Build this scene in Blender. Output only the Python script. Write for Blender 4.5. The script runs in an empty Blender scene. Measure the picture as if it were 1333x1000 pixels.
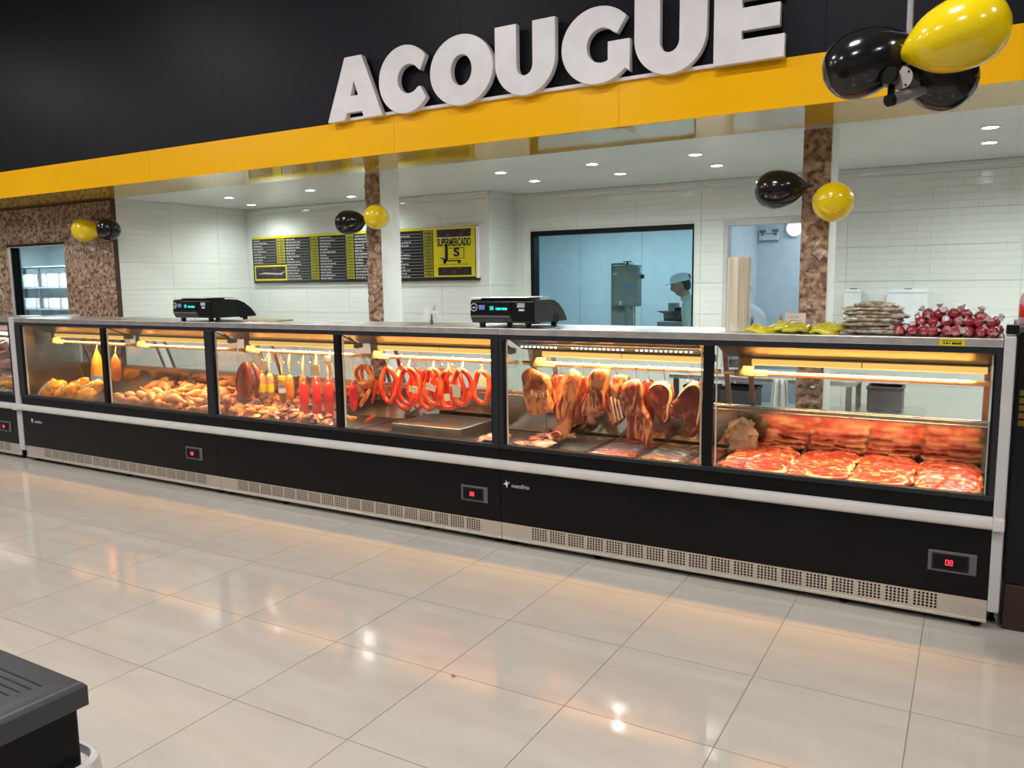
import bpy, math, random
from mathutils import Vector, Matrix, noise
PI = math.pi
S = bpy.context.scene
C = S.collection
random.seed(7)

# ------------------------------------------------------------------ camera
CAM_H = 1.70
F_PX, PITCH, YAW, ROLL = 1042.19, 0.126182, 0.527939, -0.012441
cp, sp, cy_, sy_ = math.cos(PITCH), math.sin(PITCH), math.cos(YAW), math.sin(YAW)
W_ = Vector((-sy_ * cp, cy_ * cp, -sp))
r0 = Vector((cy_, sy_, 0)); u0 = r0.cross(W_)
R_ = math.cos(ROLL) * r0 + math.sin(ROLL) * u0
U_ = -math.sin(ROLL) * r0 + math.cos(ROLL) * u0
cam_d = bpy.data.cameras.new('camera'); cam = bpy.data.objects.new('camera', cam_d); C.objects.link(cam)
cam_d.sensor_width = 36; cam_d.lens = F_PX / 1333 * 36; cam_d.clip_start = 0.05
cam.matrix_world = Matrix(((R_.x, U_.x, -W_.x, 0), (R_.y, U_.y, -W_.y, 0), (R_.z, U_.z, -W_.z, CAM_H), (0, 0, 0, 1)))
S.camera = cam

def at(px, py, Y):
    d = W_ + R_ * ((px - 666.5) / F_PX) - U_ * ((py - 500) / F_PX)
    return Vector((0, 0, CAM_H)) + d * (Y / d.y)

# ------------------------------------------------------------------ world, light, exposure
wd = bpy.data.worlds.new('world'); S.world = wd; wd.use_nodes = True
wd.node_tree.nodes['Background'].inputs[0].default_value = (0.9, 0.92, 1, 1)
wd.node_tree.nodes['Background'].inputs[1].default_value = 0.05
S.view_settings.view_transform = 'Standard'; S.view_settings.look = 'None'
S.view_settings.gamma = 1; S.view_settings.use_curve_mapping = False
S.view_settings.exposure = 0.0

def area(name, loc, size, energy, col=(1, 1, 1), rot=(0, 0, 0), sy=None, spread=PI):
    l = bpy.data.lights.new(name, 'AREA'); l.energy = energy; l.color = col
    l.size = size; l.spread = spread
    if sy: l.shape = 'RECTANGLE'; l.size_y = sy
    o = bpy.data.objects.new(name, l); C.objects.link(o); o.location = loc; o.rotation_euler = rot
    return o
def spot(name, loc, energy, col, ang, radius, blend=0.6):
    l = bpy.data.lights.new(name, 'SPOT'); l.energy = energy; l.color = col
    l.spot_size = ang; l.spot_blend = blend; l.shadow_soft_size = radius
    o = bpy.data.objects.new(name, l); C.objects.link(o); o.location = loc
    return o

NEUTRAL = (1, 0.985, 0.97)
# store ceiling lamps, a regular grid of high bay lamps
for ix in range(5):
    for iy in range(2):
        area('store_lamp_light', (-13 + 4 * ix, -1.6 + 3.4 * iy, 4.9), 0.5, 88, NEUTRAL)
# down lights of the butcher's room: two rows
DOWN = [(-7.27, 6.28), (-6.05, 6.28), (-3.75, 6.28), (-2.86, 6.28), (-1.98, 6.28), (0.0, 6.28), (0.95, 6.28), (1.9, 6.28),
        (-7.70, 6.98), (-6.11, 6.98), (-3.79, 6.98), (-2.90, 6.98), (-2.01, 6.98), (0.0, 6.98), (0.95, 6.98), (1.9, 6.98)]
for x, y in DOWN:
    spot('downlight_light', (x, y, 2.655), 50, (0.92, 1.0, 0.95), math.radians(165), 0.035, 1.0)
# cold rooms behind
area('processing_room_light', (-4.1, 9.9, 2.6), 2.4, 46, (0.72, 0.93, 1.0), sy=0.6)
area('door_room_light', (-1.2, 9.6, 2.55), 1.0, 24, (0.70, 0.90, 1.0))
area('cold_store_light', (-13.6, 7.3, 2.5), 1.6, 520, (0.85, 0.98, 1.0))

# ------------------------------------------------------------------ materials
MATS = {}
def nodes_of(name):
    m = bpy.data.materials.new(name); m.use_nodes = True
    nt = m.node_tree; b = nt.nodes['Principled BSDF']
    return m, nt, b
def c4(c): return (c[0], c[1], c[2], 1)
def srgb(r, g, b):
    f = lambda v: (v / 255 / 12.92) if v <= 10 else ((v / 255 + 0.055) / 1.055) ** 2.4
    return (f(r), f(g), f(b))

def mat(name, col, rough=0.5, metal=0.0, col2=None, scale=8.0, lo=0.4, hi=0.6, bump=0.0, bscale=None, spec=0.5,
        coat=0.0, stretch=(1, 1, 1), detail=3.0, trans=0.0, rnd=0.0, dist=0.0, sss=0.0):
    """Principled material with a noise driven colour (col -> col2) and optional relief."""
    m, nt, b = nodes_of(name); N = nt.nodes; L = nt.links
    b.inputs['Roughness'].default_value = rough; b.inputs['Metallic'].default_value = metal
    b.inputs['Specular IOR Level'].default_value = spec
    b.inputs['Coat Weight'].default_value = coat; b.inputs['Coat Roughness'].default_value = 0.08
    if trans: b.inputs['Transmission Weight'].default_value = trans
    if sss:
        b.inputs['Subsurface Weight'].default_value = sss
        b.inputs['Subsurface Radius'].default_value = (0.02, 0.008, 0.005)
    tc = N.new('ShaderNodeTexCoord'); mp = N.new('ShaderNodeMapping')
    mp.inputs['Scale'].default_value = stretch
    L.new(tc.outputs['Object'], mp.inputs[0])
    vec = mp.outputs[0]
    if rnd:
        oi = N.new('ShaderNodeObjectInfo'); ad = N.new('ShaderNodeVectorMath'); ad.operation = 'MULTIPLY_ADD'
        cb = N.new('ShaderNodeCombineXYZ')
        for k in range(3): L.new(oi.outputs['Random'], cb.inputs[k])
        ad.inputs[1].default_value = (37, 53, 71)
        L.new(cb.outputs[0], ad.inputs[0]); L.new(vec, ad.inputs[2]); vec = ad.outputs[0]
    nz = N.new('ShaderNodeTexNoise'); nz.inputs['Scale'].default_value = scale; nz.inputs['Detail'].default_value = detail
    nz.inputs['Distortion'].default_value = dist
    L.new(vec, nz.inputs['Vector'])
    cr = N.new('ShaderNodeValToRGB')
    if col2 is None: col2 = tuple(min(1, v * 1.06) for v in col)
    cr.color_ramp.elements[0].position = lo; cr.color_ramp.elements[0].color = c4(col)
    cr.color_ramp.elements[1].position = hi; cr.color_ramp.elements[1].color = c4(col2)
    L.new(nz.outputs['Fac'], cr.inputs[0])
    if rnd:
        hv = N.new('ShaderNodeHueSaturation'); mr = N.new('ShaderNodeMapRange')
        mr.inputs['To Min'].default_value = 1 - rnd; mr.inputs['To Max'].default_value = 1 + rnd
        L.new(oi.outputs['Random'], mr.inputs[0]); L.new(mr.outputs[0], hv.inputs['Value'])
        L.new(cr.outputs[0], hv.inputs['Color']); L.new(hv.outputs[0], b.inputs['Base Color'])
    else:
        L.new(cr.outputs[0], b.inputs['Base Color'])
    if bump:
        bp = N.new('ShaderNodeBump'); bp.inputs['Strength'].default_value = bump; bp.inputs['Distance'].default_value = 0.01
        if bscale:
            n2 = N.new('ShaderNodeTexNoise'); n2.inputs['Scale'].default_value = bscale; L.new(vec, n2.inputs['Vector'])
            L.new(n2.outputs['Fac'], bp.inputs['Height'])
        else:
            L.new(nz.outputs['Fac'], bp.inputs['Height'])
        L.new(bp.outputs[0], b.inputs['Normal'])
    MATS[name] = m
    return m
def emit(name, col, strength, base=(0.02, 0.02, 0.02)):
    m, nt, b = nodes_of(name)
    b.inputs['Base Color'].default_value = c4(base)
    b.inputs['Emission Color'].default_value = c4(col); b.inputs['Emission Strength'].default_value = strength
    return m
def glass(name, tint=(1, 1, 1), refl=1.0, rough=0.0, ior=1.45):
    m = bpy.data.materials.new(name); m.use_nodes = True
    nt = m.node_tree; N = nt.nodes; L = nt.links; N.clear()
    out = N.new('ShaderNodeOutputMaterial'); mx = N.new('ShaderNodeMixShader')
    t = N.new('ShaderNodeBsdfTransparent'); t.inputs[0].default_value = c4(tint)
    g = N.new('ShaderNodeBsdfGlossy'); g.inputs['Roughness'].default_value = rough
    fr = N.new('ShaderNodeFresnel'); fr.inputs[0].default_value = ior
    ml = N.new('ShaderNodeMath'); ml.operation = 'MULTIPLY'; ml.inputs[1].default_value = refl
    L.new(fr.outputs[0], ml.inputs[0]); L.new(ml.outputs[0], mx.inputs[0])
    L.new(t.outputs[0], mx.inputs[1]); L.new(g.outputs[0], mx.inputs[2]); L.new(mx.outputs[0], out.inputs[0])
    return m

M = {}
M['floor_tile'] = mat('polished beige porcelain', (0.51, 0.465, 0.41), 0.10, 0, (0.56, 0.515, 0.46), 2.2, 0.3, 0.7, rnd=0.02, stretch=(1, 4, 1))
M['grout'] = mat('floor grout', (0.20, 0.16, 0.13), 0.8)
M['wall_tile'] = None
M['white_pvc'] = mat('white ceiling pvc', (0.60, 0.64, 0.62), 0.25, 0, (0.63, 0.67, 0.65), 1.5)
M['white_paint'] = mat('white painted wall', (0.70, 0.72, 0.70), 0.4)
M['black_panel'] = mat('black composite panel', (0.010, 0.010, 0.013), 0.40, 0, (0.013, 0.0125, 0.018), 0.7, spec=0.08)
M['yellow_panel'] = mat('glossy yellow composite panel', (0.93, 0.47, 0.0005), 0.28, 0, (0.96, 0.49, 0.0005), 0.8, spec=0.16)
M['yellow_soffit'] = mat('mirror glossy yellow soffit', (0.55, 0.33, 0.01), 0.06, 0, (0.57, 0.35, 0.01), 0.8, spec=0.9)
M['letter_white'] = mat('white acrylic letter', (0.74, 0.72, 0.74), 0.3)
M['black_metal'] = mat('satin black sheet', (0.0035, 0.0035, 0.004), 0.34, 0, (0.0045, 0.0045, 0.005), 3, spec=0.2)
M['dark_frame'] = mat('dark grey aluminium frame', (0.022, 0.024, 0.030), 0.35, 0.2, spec=0.3)
M['gasket'] = mat('black rubber', (0.004, 0.004, 0.004), 0.5, spec=0.2)
M['bumper'] = mat('light grey pvc bumper', (0.62, 0.60, 0.58), 0.35, 0, (0.66, 0.64, 0.62), 5)
M['end_panel'] = mat('light grey abs end panel', (0.50, 0.49, 0.49), 0.4)
M['steel'] = mat('brushed stainless steel', (0.50, 0.46, 0.42), 0.26, 1.0, (0.62, 0.58, 0.54), 40, stretch=(1, 1, 14), bump=0.03)
M['steel_top'] = mat('brushed stainless top', (0.72, 0.70, 0.69), 0.34, 1.0, (0.82, 0.80, 0.78), 12, stretch=(1, 14, 1), bump=0.02)
M['steel_kick'] = mat('stainless kick plate', (0.78, 0.73, 0.66), 0.36, 1.0, (0.86, 0.81, 0.74), 30, stretch=(1, 1, 10))
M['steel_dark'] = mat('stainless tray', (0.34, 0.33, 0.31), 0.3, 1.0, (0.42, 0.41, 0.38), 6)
M['steel_mirror'] = mat('polished stainless back', (0.55, 0.52, 0.48), 0.12, 1.0, (0.60, 0.57, 0.53), 5)
M['steel_hood'] = mat('smoky steel hood', (0.022, 0.022, 0.021), 0.3, 0.0, (0.040, 0.039, 0.036), 5, stretch=(0.3, 4, 4))
M['reflected_gold'] = mat('polished tube', (0.88, 0.62, 0.30), 0.38, 1.0)  # gold in the base colour stands for warm lamp light reflected by the rail
M['chrome'] = mat('chrome wire', (0.75, 0.75, 0.75), 0.15, 1.0)
M['lamp_cream'] = mat('cream lamp holder', (0.34, 0.24, 0.11), 0.5)
M['lamp_warm'] = emit('warm lamp diffuser', (1.0, 0.58, 0.14), 0.95, (0.4, 0.3, 0.2))
M['lamp_white'] = emit('cool lamp diffuser', (1.0, 0.95, 1.0), 1.6, (0.5, 0.5, 0.5))
M['led'] = emit('white led point', (1, 1, 1), 3.0)
M['downlight'] = emit('downlight lens', (0.98, 1.0, 0.98), 40.0)
M['rim_white'] = mat('white downlight rim', (0.75, 0.77, 0.75), 0.4)
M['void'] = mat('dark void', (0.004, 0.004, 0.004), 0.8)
M['glass'] = glass('clear glass pane', (0.97, 0.98, 0.97), 0.22)
M['glass_cold'] = glass('cold room glass', (0.84, 0.96, 0.98), 0.7)
M['glass_edge'] = mat('polished glass edge', (0.55, 0.62, 0.58), 0.2)
M['stone'] = mat('brown split stone ceramic', (0.15, 0.080, 0.046), 0.26, 0, (0.50, 0.36, 0.25), 24, 0.36, 0.60, rnd=0.08, detail=4)
M['stone_joint'] = mat('dark stone joint', (0.06, 0.03, 0.02), 0.8)
M['white_plastic'] = mat('white abs plastic', (0.70, 0.76, 0.78), 0.3)
M['black_plastic'] = mat('black abs plastic', (0.0045, 0.005, 0.0055), 0.3, spec=0.3)
M['grey_plastic'] = mat('grey control bezel', (0.10, 0.10, 0.105), 0.5)
M['red_led'] = emit('red led digits', (1.0, 0.03, 0.06), 3.0)
M['cyan_led'] = emit('cyan display digits', (0.02, 0.85, 0.70), 1.4)
M['blue_label'] = mat('blue sticker', (0.16, 0.25, 0.62), 0.4)
M['white_print'] = mat('white print', (0.72, 0.72, 0.72), 0.5)
M['grey_print'] = mat('grey print', (0.40, 0.40, 0.41), 0.5)
M['menu_black'] = mat('menu black vinyl', (0.014, 0.014, 0.017), 0.22, coat=0.3)
M['menu_yellow'] = mat('menu yellow vinyl', (0.62, 0.52, 0.005), 0.3, coat=0.3)
M['menu_olive'] = mat('menu price column', (0.30, 0.28, 0.012), 0.3)
M['menu_brown'] = mat('menu brown photo', (0.022, 0.012, 0.010), 0.3, 0, (0.10, 0.07, 0.06), 14, 0.5, 0.75)
M['menu_words'] = mat('menu word print', (0.50, 0.50, 0.50), 0.4)
M['menu_grey'] = mat('menu rule grey', (0.14, 0.14, 0.14), 0.4)
M['blk_balloon'] = mat('black latex', (0.006, 0.006, 0.007), 0.16, coat=0.15, spec=0.4)
M['yel_balloon'] = mat('yellow latex', (0.78, 0.56, 0.002), 0.16, 0, (0.82, 0.60, 0.003), 3, coat=0.3)
M['grey_metal'] = mat('grey painted metal', (0.30, 0.30, 0.33), 0.4, 0.4)
M['silver'] = mat('silver disc', (0.62, 0.60, 0.55), 0.35, 0.8)
M['raw_red'] = mat('fresh beef', (0.34, 0.022, 0.012), 0.30, 0, (0.82, 0.36, 0.17), 11, 0.52, 0.64, bump=0.25, coat=0.12, rnd=0.10, detail=5, dist=1.2, stretch=(1, 2.2, 1))
M['fat_rim'] = mat('beef fat', (0.75, 0.40, 0.20), 0.35, 0, (0.80, 0.55, 0.35), 20, bump=0.3, rnd=0.06)
M['beef_dark'] = mat('dark beef cut', (0.17, 0.028, 0.018), 0.36, 0, (0.45, 0.17, 0.09), 15, 0.55, 0.72, bump=0.3, coat=0.3, rnd=0.12, detail=5, dist=1.5, stretch=(1, 1, 0.6))
M['beef_rib'] = mat('marbled rib cut', (0.20, 0.032, 0.020), 0.36, 0, (0.62, 0.26, 0.12), 13, 0.46, 0.62, bump=0.35, coat=0.3, rnd=0.12, detail=5, dist=2.0, stretch=(1.6, 1, 0.5))
M['beef_fat'] = mat('fat covered cut', (0.62, 0.25, 0.10), 0.36, 0, (0.34, 0.07, 0.035), 10, 0.46, 0.60, bump=0.45, coat=0.2, rnd=0.12, detail=6, dist=2.2, stretch=(1.2, 1, 0.6))
M['ground'] = mat('ground beef', (0.10, 0.016, 0.016), 0.46, 0, (0.25, 0.055, 0.05), 46, 0.42, 0.62, bump=0.8, coat=0.2, rnd=0.06)
M['ground_grey'] = mat('liver pieces', (0.07, 0.040, 0.032), 0.35, 0, (0.27, 0.19, 0.155), 18, 0.45, 0.65, bump=0.6, coat=0.4, stretch=(1, 3, 1))
M['chicken'] = mat('raw chicken skin', (0.60, 0.18, 0.045), 0.38, 0, (0.82, 0.37, 0.14), 16, 0.38, 0.62, bump=0.3, coat=0.2, rnd=0.16, detail=4)
M['chicken_orange'] = mat('bagged orange chicken', (0.80, 0.28, 0.008), 0.25, 0, (0.88, 0.42, 0.05), 7, 0.4, 0.65, bump=0.2, coat=0.7, rnd=0.12)
M['offal'] = mat('dark offal', (0.26, 0.075, 0.045), 0.32, 0, (0.52, 0.21, 0.13), 20, 0.42, 0.66, bump=0.4, coat=0.4, rnd=0.22)
M['sausage_red'] = mat('red bologna casing', (0.62, 0.012, 0.010), 0.22, 0, (0.74, 0.03, 0.015), 12, 0.4, 0.65, coat=0.6, rnd=0.06)
M['sausage_ring'] = mat('red smoked ring', (0.64, 0.025, 0.008), 0.26, 0, (0.80, 0.10, 0.02), 9, 0.4, 0.68, coat=0.5, rnd=0.10)
M['sausage_orange'] = mat('orange fresh sausage', (0.72, 0.15, 0.02), 0.3, 0, (0.82, 0.28, 0.06), 16, 0.4, 0.65, coat=0.5, rnd=0.1)
M['sausage_dark'] = mat('dark smoked sausage', (0.19, 0.030, 0.014), 0.28, 0, (0.40, 0.08, 0.03), 7, 0.4, 0.65, coat=0.5, rnd=0.1, stretch=(1, 1, .4))
M['salami'] = mat('pale salami', (0.42, 0.22, 0.10), 0.3, 0, (0.55, 0.32, 0.16), 22, coat=0.5)
M['olive_pack'] = mat('olive sausage pack', (0.22, 0.17, 0.05), 0.25, 0, (0.36, 0.28, 0.09), 12, coat=0.6)
M['yel_label'] = mat('yellow label', (0.78, 0.56, 0.01), 0.35)
M['org_label'] = mat('orange label', (0.90, 0.20, 0.01), 0.35)
M['cream_tag'] = mat('cream paper tag', (0.74, 0.58, 0.36), 0.6, 0, (0.78, 0.66, 0.46), 30)
M['pink_meat'] = mat('pink wrapped meat', (0.52, 0.26, 0.24), 0.25, 0, (0.70, 0.45, 0.42), 14, bump=0.4, coat=0.5)
M['film'] = mat('stacked clear film roll', (0.50, 0.42, 0.27), 0.25, 0, (0.86, 0.80, 0.64), 6, 0.35, 0.65, coat=0.5, stretch=(9, 9, 0.15))
M['paper_pack'] = mat('beige bean pack', (0.22, 0.17, 0.10), 0.28, 0, (0.58, 0.51, 0.40), 34, 0.4, 0.62, bump=0.5, coat=0.5, rnd=0.1)
M['candy'] = mat('wrapped red sweet', (0.28, 0.010, 0.020), 0.2, 0, (0.62, 0.28, 0.30), 26, 0.52, 0.72, bump=0.4, coat=0.8, rnd=0.12)
M['cello'] = mat('white cellophane twist', (0.62, 0.48, 0.50), 0.2, coat=0.5)
M['yel_sachet'] = mat('yellow seasoning sachet', (0.62, 0.55, 0.01), 0.3, 0, (0.45, 0.36, 0.02), 30, 0.45, 0.65, bump=0.3, coat=0.5, rnd=0.12)
M['pink_card'] = mat('pale pink card', (0.72, 0.60, 0.52), 0.6)
M['clear_bag'] = mat('crumpled clear bag', (0.42, 0.32, 0.24), 0.2, 0, (0.58, 0.48, 0.40), 9, bump=0.6, trans=0.35)
M['skin'] = mat('skin', (0.46, 0.24, 0.16), 0.5, 0, (0.50, 0.27, 0.18), 12)
M['hair'] = mat('dark hair', (0.015, 0.012, 0.010), 0.6)
M['cap_white'] = mat('white cotton cap', (0.70, 0.78, 0.82), 0.7)
M['uniform'] = mat('pale green uniform', (0.48, 0.60, 0.55), 0.8, 0, (0.52, 0.64, 0.59), 20, bump=0.3)
M['uniform_blue'] = mat('pale blue uniform', (0.55, 0.66, 0.78), 0.8)
M['trousers'] = mat('grey trousers', (0.25, 0.27, 0.29), 0.8)
M['machine'] = mat('machine stainless', (0.30, 0.30, 0.28), 0.38, 0.25, (0.34, 0.34, 0.32), 6)
M['dark_tub'] = mat('dark maroon tub', (0.045, 0.030, 0.040), 0.4, 0, (0.10, 0.06, 0.08), 14)
M['crate_dark'] = mat('dark grey crate', (0.05, 0.05, 0.06), 0.5)
M['brown_plinth'] = mat('dark brown plinth', (0.035, 0.014, 0.010), 0.45)
M['pink_drink'] = mat('pink bottle', (0.62, 0.36, 0.36), 0.2, coat=0.5)
M['yellow_dull'] = mat('dull yellow print', (0.16, 0.09, 0.005), 0.5)
M['freezer_lid'] = mat('dark grey freezer frame', (0.040, 0.042, 0.047), 0.4, 0, (0.046, 0.048, 0.054), 3)
M['freezer_in'] = mat('freezer inner liner', (0.22, 0.21, 0.21), 0.3)
M['leaf'] = mat('green garnish leaf', (0.02, 0.22, 0.04), 0.5, 0, (0.05, 0.34, 0.07), 20)
M['store_paint'] = mat('store wall paint', (0.42, 0.41, 0.40), 0.7)
M['blue_white'] = mat('cold room white panel', (0.66, 0.72, 0.76), 0.35)
M['shelf_goods'] = mat('white goods', (0.66, 0.62, 0.62), 0.4, 0, (0.50, 0.40, 0.42), 10)
M['board_tan'] = mat('tan board', (0.50, 0.40, 0.22), 0.6)
M['apron_cloth'] = mat('white cloth', (0.55, 0.57, 0.55), 0.8)

# large white tile with brick relief
def wall_tile_mat():
    m, nt, b = nodes_of('white relief wall tile'); N = nt.nodes; L = nt.links
    b.inputs['Roughness'].default_value = 0.10
    tc = N.new('ShaderNodeTexCoord'); sp_ = N.new('ShaderNodeSeparateXYZ'); cb = N.new('ShaderNodeCombineXYZ')
    L.new(tc.outputs['Object'], sp_.inputs[0]); L.new(sp_.outputs[0], cb.inputs[0]); L.new(sp_.outputs[2], cb.inputs[1])
    br = N.new('ShaderNodeTexBrick'); br.inputs['Scale'].default_value = 1
    br.inputs['Brick Width'].default_value = 0.685 / 3; br.inputs['Row Height'].default_value = 0.062
    br.inputs['Mortar Size'].default_value = 0.0022; br.inputs['Mortar Smooth'].default_value = 0.6
    br.inputs['Color1'].default_value = (0.70, 0.735, 0.70, 1); br.inputs['Color2'].default_value = (0.70, 0.735, 0.70, 1)
    br.inputs['Mortar'].default_value = (0.67, 0.69, 0.665, 1)
    L.new(cb.outputs[0], br.inputs['Vector']); L.new(br.outputs['Color'], b.inputs['Base Color'])
    bp = N.new('ShaderNodeBump'); bp.invert = True; bp.inputs['Strength'].default_value = 0.55; bp.inputs['Distance'].default_value = 0.0025
    L.new(br.outputs['Fac'], bp.inputs['Height']); L.new(bp.outputs[0], b.inputs['Normal'])
    return m
M['wall_tile'] = wall_tile_mat()

# ------------------------------------------------------------------ mesh helpers
class MB:
    def __init__(s): s.v = []; s.f = []
    def box(s, x0, x1, y0, y1, z0, z1):
        n = len(s.v)
        s.v += [(x0, y0, z0), (x1, y0, z0), (x1, y1, z0), (x0, y1, z0), (x0, y0, z1), (x1, y0, z1), (x1, y1, z1), (x0, y1, z1)]
        s.f += [tuple(n + i for i in q) for q in ((0, 3, 2, 1), (4, 5, 6, 7), (0, 1, 5, 4), (1, 2, 6, 5), (2, 3, 7, 6), (3, 0, 4, 7))]
        return s
    def prism(s, prof, a, b, axis='x'):
        """extrude a closed 2D profile along an axis; profile coords are the two other axes in order"""
        n = len(s.v); k = len(prof)
        def P(p, t):
            return {'x': (t, p[0], p[1]), 'y': (p[0], t, p[1]), 'z': (p[0], p[1], t)}[axis]
        s.v += [P(p, a) for p in prof] + [P(p, b) for p in prof]
        s.f += [tuple(n + i for i in range(k))[::-1], tuple(n + k + i for i in range(k))]
        s.f += [(n + i, n + (i + 1) % k, n + k + (i + 1) % k, n + k + i) for i in range(k)]
        return s
    def lathe(s, prof, c=(0, 0, 0), n=16, axis='z', mtx=None):
        """prof: list of (radius, height)"""
        b = len(s.v)
        for r, h in prof:
            for i in range(n):
                a = 2 * PI * i / n
                p = {'z': (r * math.cos(a), r * math.sin(a), h), 'y': (r * math.cos(a), h, r * math.sin(a)),
                     'x': (h, r * math.cos(a), r * math.sin(a))}[axis]
                p = Vector(p)
                if mtx is not None: p = mtx @ p
                s.v.append((p.x + c[0], p.y + c[1], p.z + c[2]))
        for j in range(len(prof) - 1):
            for i in range(n):
                s.f.append((b + j * n + i, b + j * n + (i + 1) % n, b + (j + 1) * n + (i + 1) % n, b + (j + 1) * n + i))
        s.f.append(tuple(b + i for i in range(n))[::-1]); e = b + (len(prof) - 1) * n
        s.f.append(tuple(e + i for i in range(n)))
        return s
    def tube(s, pts, r, n=8, closed=False):
        pts = [Vector(p) for p in pts]; b = len(s.v); k = len(pts)
        rr = r if isinstance(r, (list, tuple)) else [r] * k
        ref = Vector((0.13, 0.97, 0.2)).normalized()
        for i, p in enumerate(pts):
            if closed: t = pts[(i + 1) % k] - pts[i - 1]
            else: t = pts[min(i + 1, k - 1)] - pts[max(i - 1, 0)]
            t.normalize()
            u = ref - t * ref.dot(t)
            if u.length < 0.1: u = Vector((1, 0, 0)) - t * t.x
            u.normalize(); w = t.cross(u)
            for j in range(n):
                a = 2 * PI * j / n
                q = p + (u * math.cos(a) + w * math.sin(a)) * rr[i]; s.v.append(tuple(q))
        m = k if closed else k - 1
        for i in range(m):
            for j in range(n):
                i2 = (i + 1) % k
                s.f.append((b + i * n + j, b + i * n + (j + 1) % n, b + i2 * n + (j + 1) % n, b + i2 * n + j))
        if not closed:
            s.f.append(tuple(b + j for j in range(n))[::-1]); s.f.append(tuple(b + (k - 1) * n + j for j in range(n)))
        return s
    def grid(s, fn, nu, nv):
        b = len(s.v)
        for i in range(nu + 1):
            for j in range(nv + 1): s.v.append(tuple(fn(i / nu, j / nv)))
        for i in range(nu):
            for j in range(nv):
                a = b + i * (nv + 1) + j; s.f.append((a, a + nv + 1, a + nv + 2, a + 1))
        return s
    def blob(s, c, rad, amp=0.25, fr=2.0, seed=0.0, nu=12, nv=8, rot=None):
        """noisy closed ellipsoid"""
        b = len(s.v); rot = rot or Matrix.Identity(3)
        def P(th, ph):
            d = Vector((math.sin(th) * math.cos(ph), math.sin(th) * math.sin(ph), math.cos(th)))
            k = 1 + amp * noise.noise(d * fr + Vector((seed * 7.3, seed * 3.1, seed)))
            q = rot @ Vector((d.x * rad[0] * k, d.y * rad[1] * k, d.z * rad[2] * k))
            return (q.x + c[0], q.y + c[1], q.z + c[2])
        s.v.append(P(0, 0))
        for i in range(1, nv):
            for j in range(nu): s.v.append(P(PI * i / nv, 2 * PI * j / nu))
        s.v.append(P(PI, 0)); e = len(s.v) - 1
        for j in range(nu):
            s.f.append((b, b + 1 + j, b + 1 + (j + 1) % nu))
            s.f.append((e, b + 1 + (nv - 2) * nu + (j + 1) % nu, b + 1 + (nv - 2) * nu + j))
        for i in range(nv - 2):
            for j in range(nu):
                a = b + 1 + i * nu; s.f.append((a + j, a + nu + j, a + nu + (j + 1) % nu, a + (j + 1) % nu))
        return s
    def slab(s, outline, y0, thick, bulge=1.0, seed=0.0, rough=0.15):
        """a thick cut of meat: closed XZ outline swelling to a given thickness along Y"""
        # resample
        P = [Vector((p[0], p[1])) for p in outline]; k = len(P); Q = []
        for i in range(k):
            p0, p1, p2, p3 = P[i - 1], P[i], P[(i + 1) % k], P[(i + 2) % k]
            for t in (0, 1 / 3, 2 / 3):
                Q.append(0.5 * ((2 * p1) + (p2 - p0) * t + (2 * p0 - 5 * p1 + 4 * p2 - p3) * t * t + (3 * p1 - p0 - 3 * p2 + p3) * t ** 3) * 0.8 + (p1 + (p2 - p1) * t) * 0.2)
        n = len(Q); cx = sum(q.x for q in Q) / n; cz = sum(q.y for q in Q) / n; c = Vector((cx, cz))
        prof = [(1.0, 0.12), (0.985, 0.5), (0.93, 0.82), (0.78, 0.97), (0.55, 1.0), (0.28, 1.0)]
        b = len(s.v)
        rings = [(a, -h) for a, h in reversed(prof)] + [(a, h) for a, h in prof]
        for a, h in rings:
            for q in Q:
                p = c + (q - c) * a
                w = 1 + rough * 2 * noise.noise(Vector((p.x * 18, p.y * 18, seed * 5 + (3 if h > 0 else 0))))
                y = y0 + h * thick * 0.5 * w
                s.v.append((p.x, y, p.y))
        m = len(rings)
        for r in range(m - 1):
            for i in range(n):
                s.f.append((b + r * n + i, b + r * n + (i + 1) % n, b + (r + 1) * n + (i + 1) % n, b + (r + 1) * n + i))
        s.f.append(tuple(b + i for i in range(n))[::-1]); s.f.append(tuple(b + (m - 1) * n + i for i in range(n)))
        return s
    def mesh(s, name, m, smooth=None):
        me = bpy.data.meshes.new(name); me.from_pydata(s.v, [], s.f); me.update()
        if m is not None: me.materials.append(m)
        if smooth is not None:
            me.polygons.foreach_set('use_smooth', [True] * len(me.polygons))
            me.set_sharp_from_angle(angle=math.radians(smooth))
        return me

def put(name, me, parent=None, loc=None, rot=None):
    o = bpy.data.objects.new(name, me); C.objects.link(o)
    if parent: o.parent = parent
    if loc is not None: o.location = loc
    if rot is not None: o.rotation_euler = rot
    return o
def obj(name, mb, m, parent=None, smooth=None, bevel=0.0, seg=2):
    o = put(name, mb.mesh(name, m, smooth), parent)
    if bevel:
        b = o.modifiers.new('edge', 'BEVEL'); b.width = bevel; b.segments = seg; b.limit_method = 'ANGLE'; b.angle_limit = math.radians(40)
    return o
def tag(o, label, cat, group=None):
    o['label'] = label; o['category'] = cat
    if group: o['group'] = group
    return o
def thing(name, label, cat, loc=(0, 0, 0), rz=0, group=None):
    o = bpy.data.objects.new(name, None); C.objects.link(o); o.location = loc; o.rotation_euler = (0, 0, rz)
    o.empty_display_size = 0.05
    return tag(o, label, cat, group)
def struct(o):
    o['kind'] = 'structure'; return o
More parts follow.
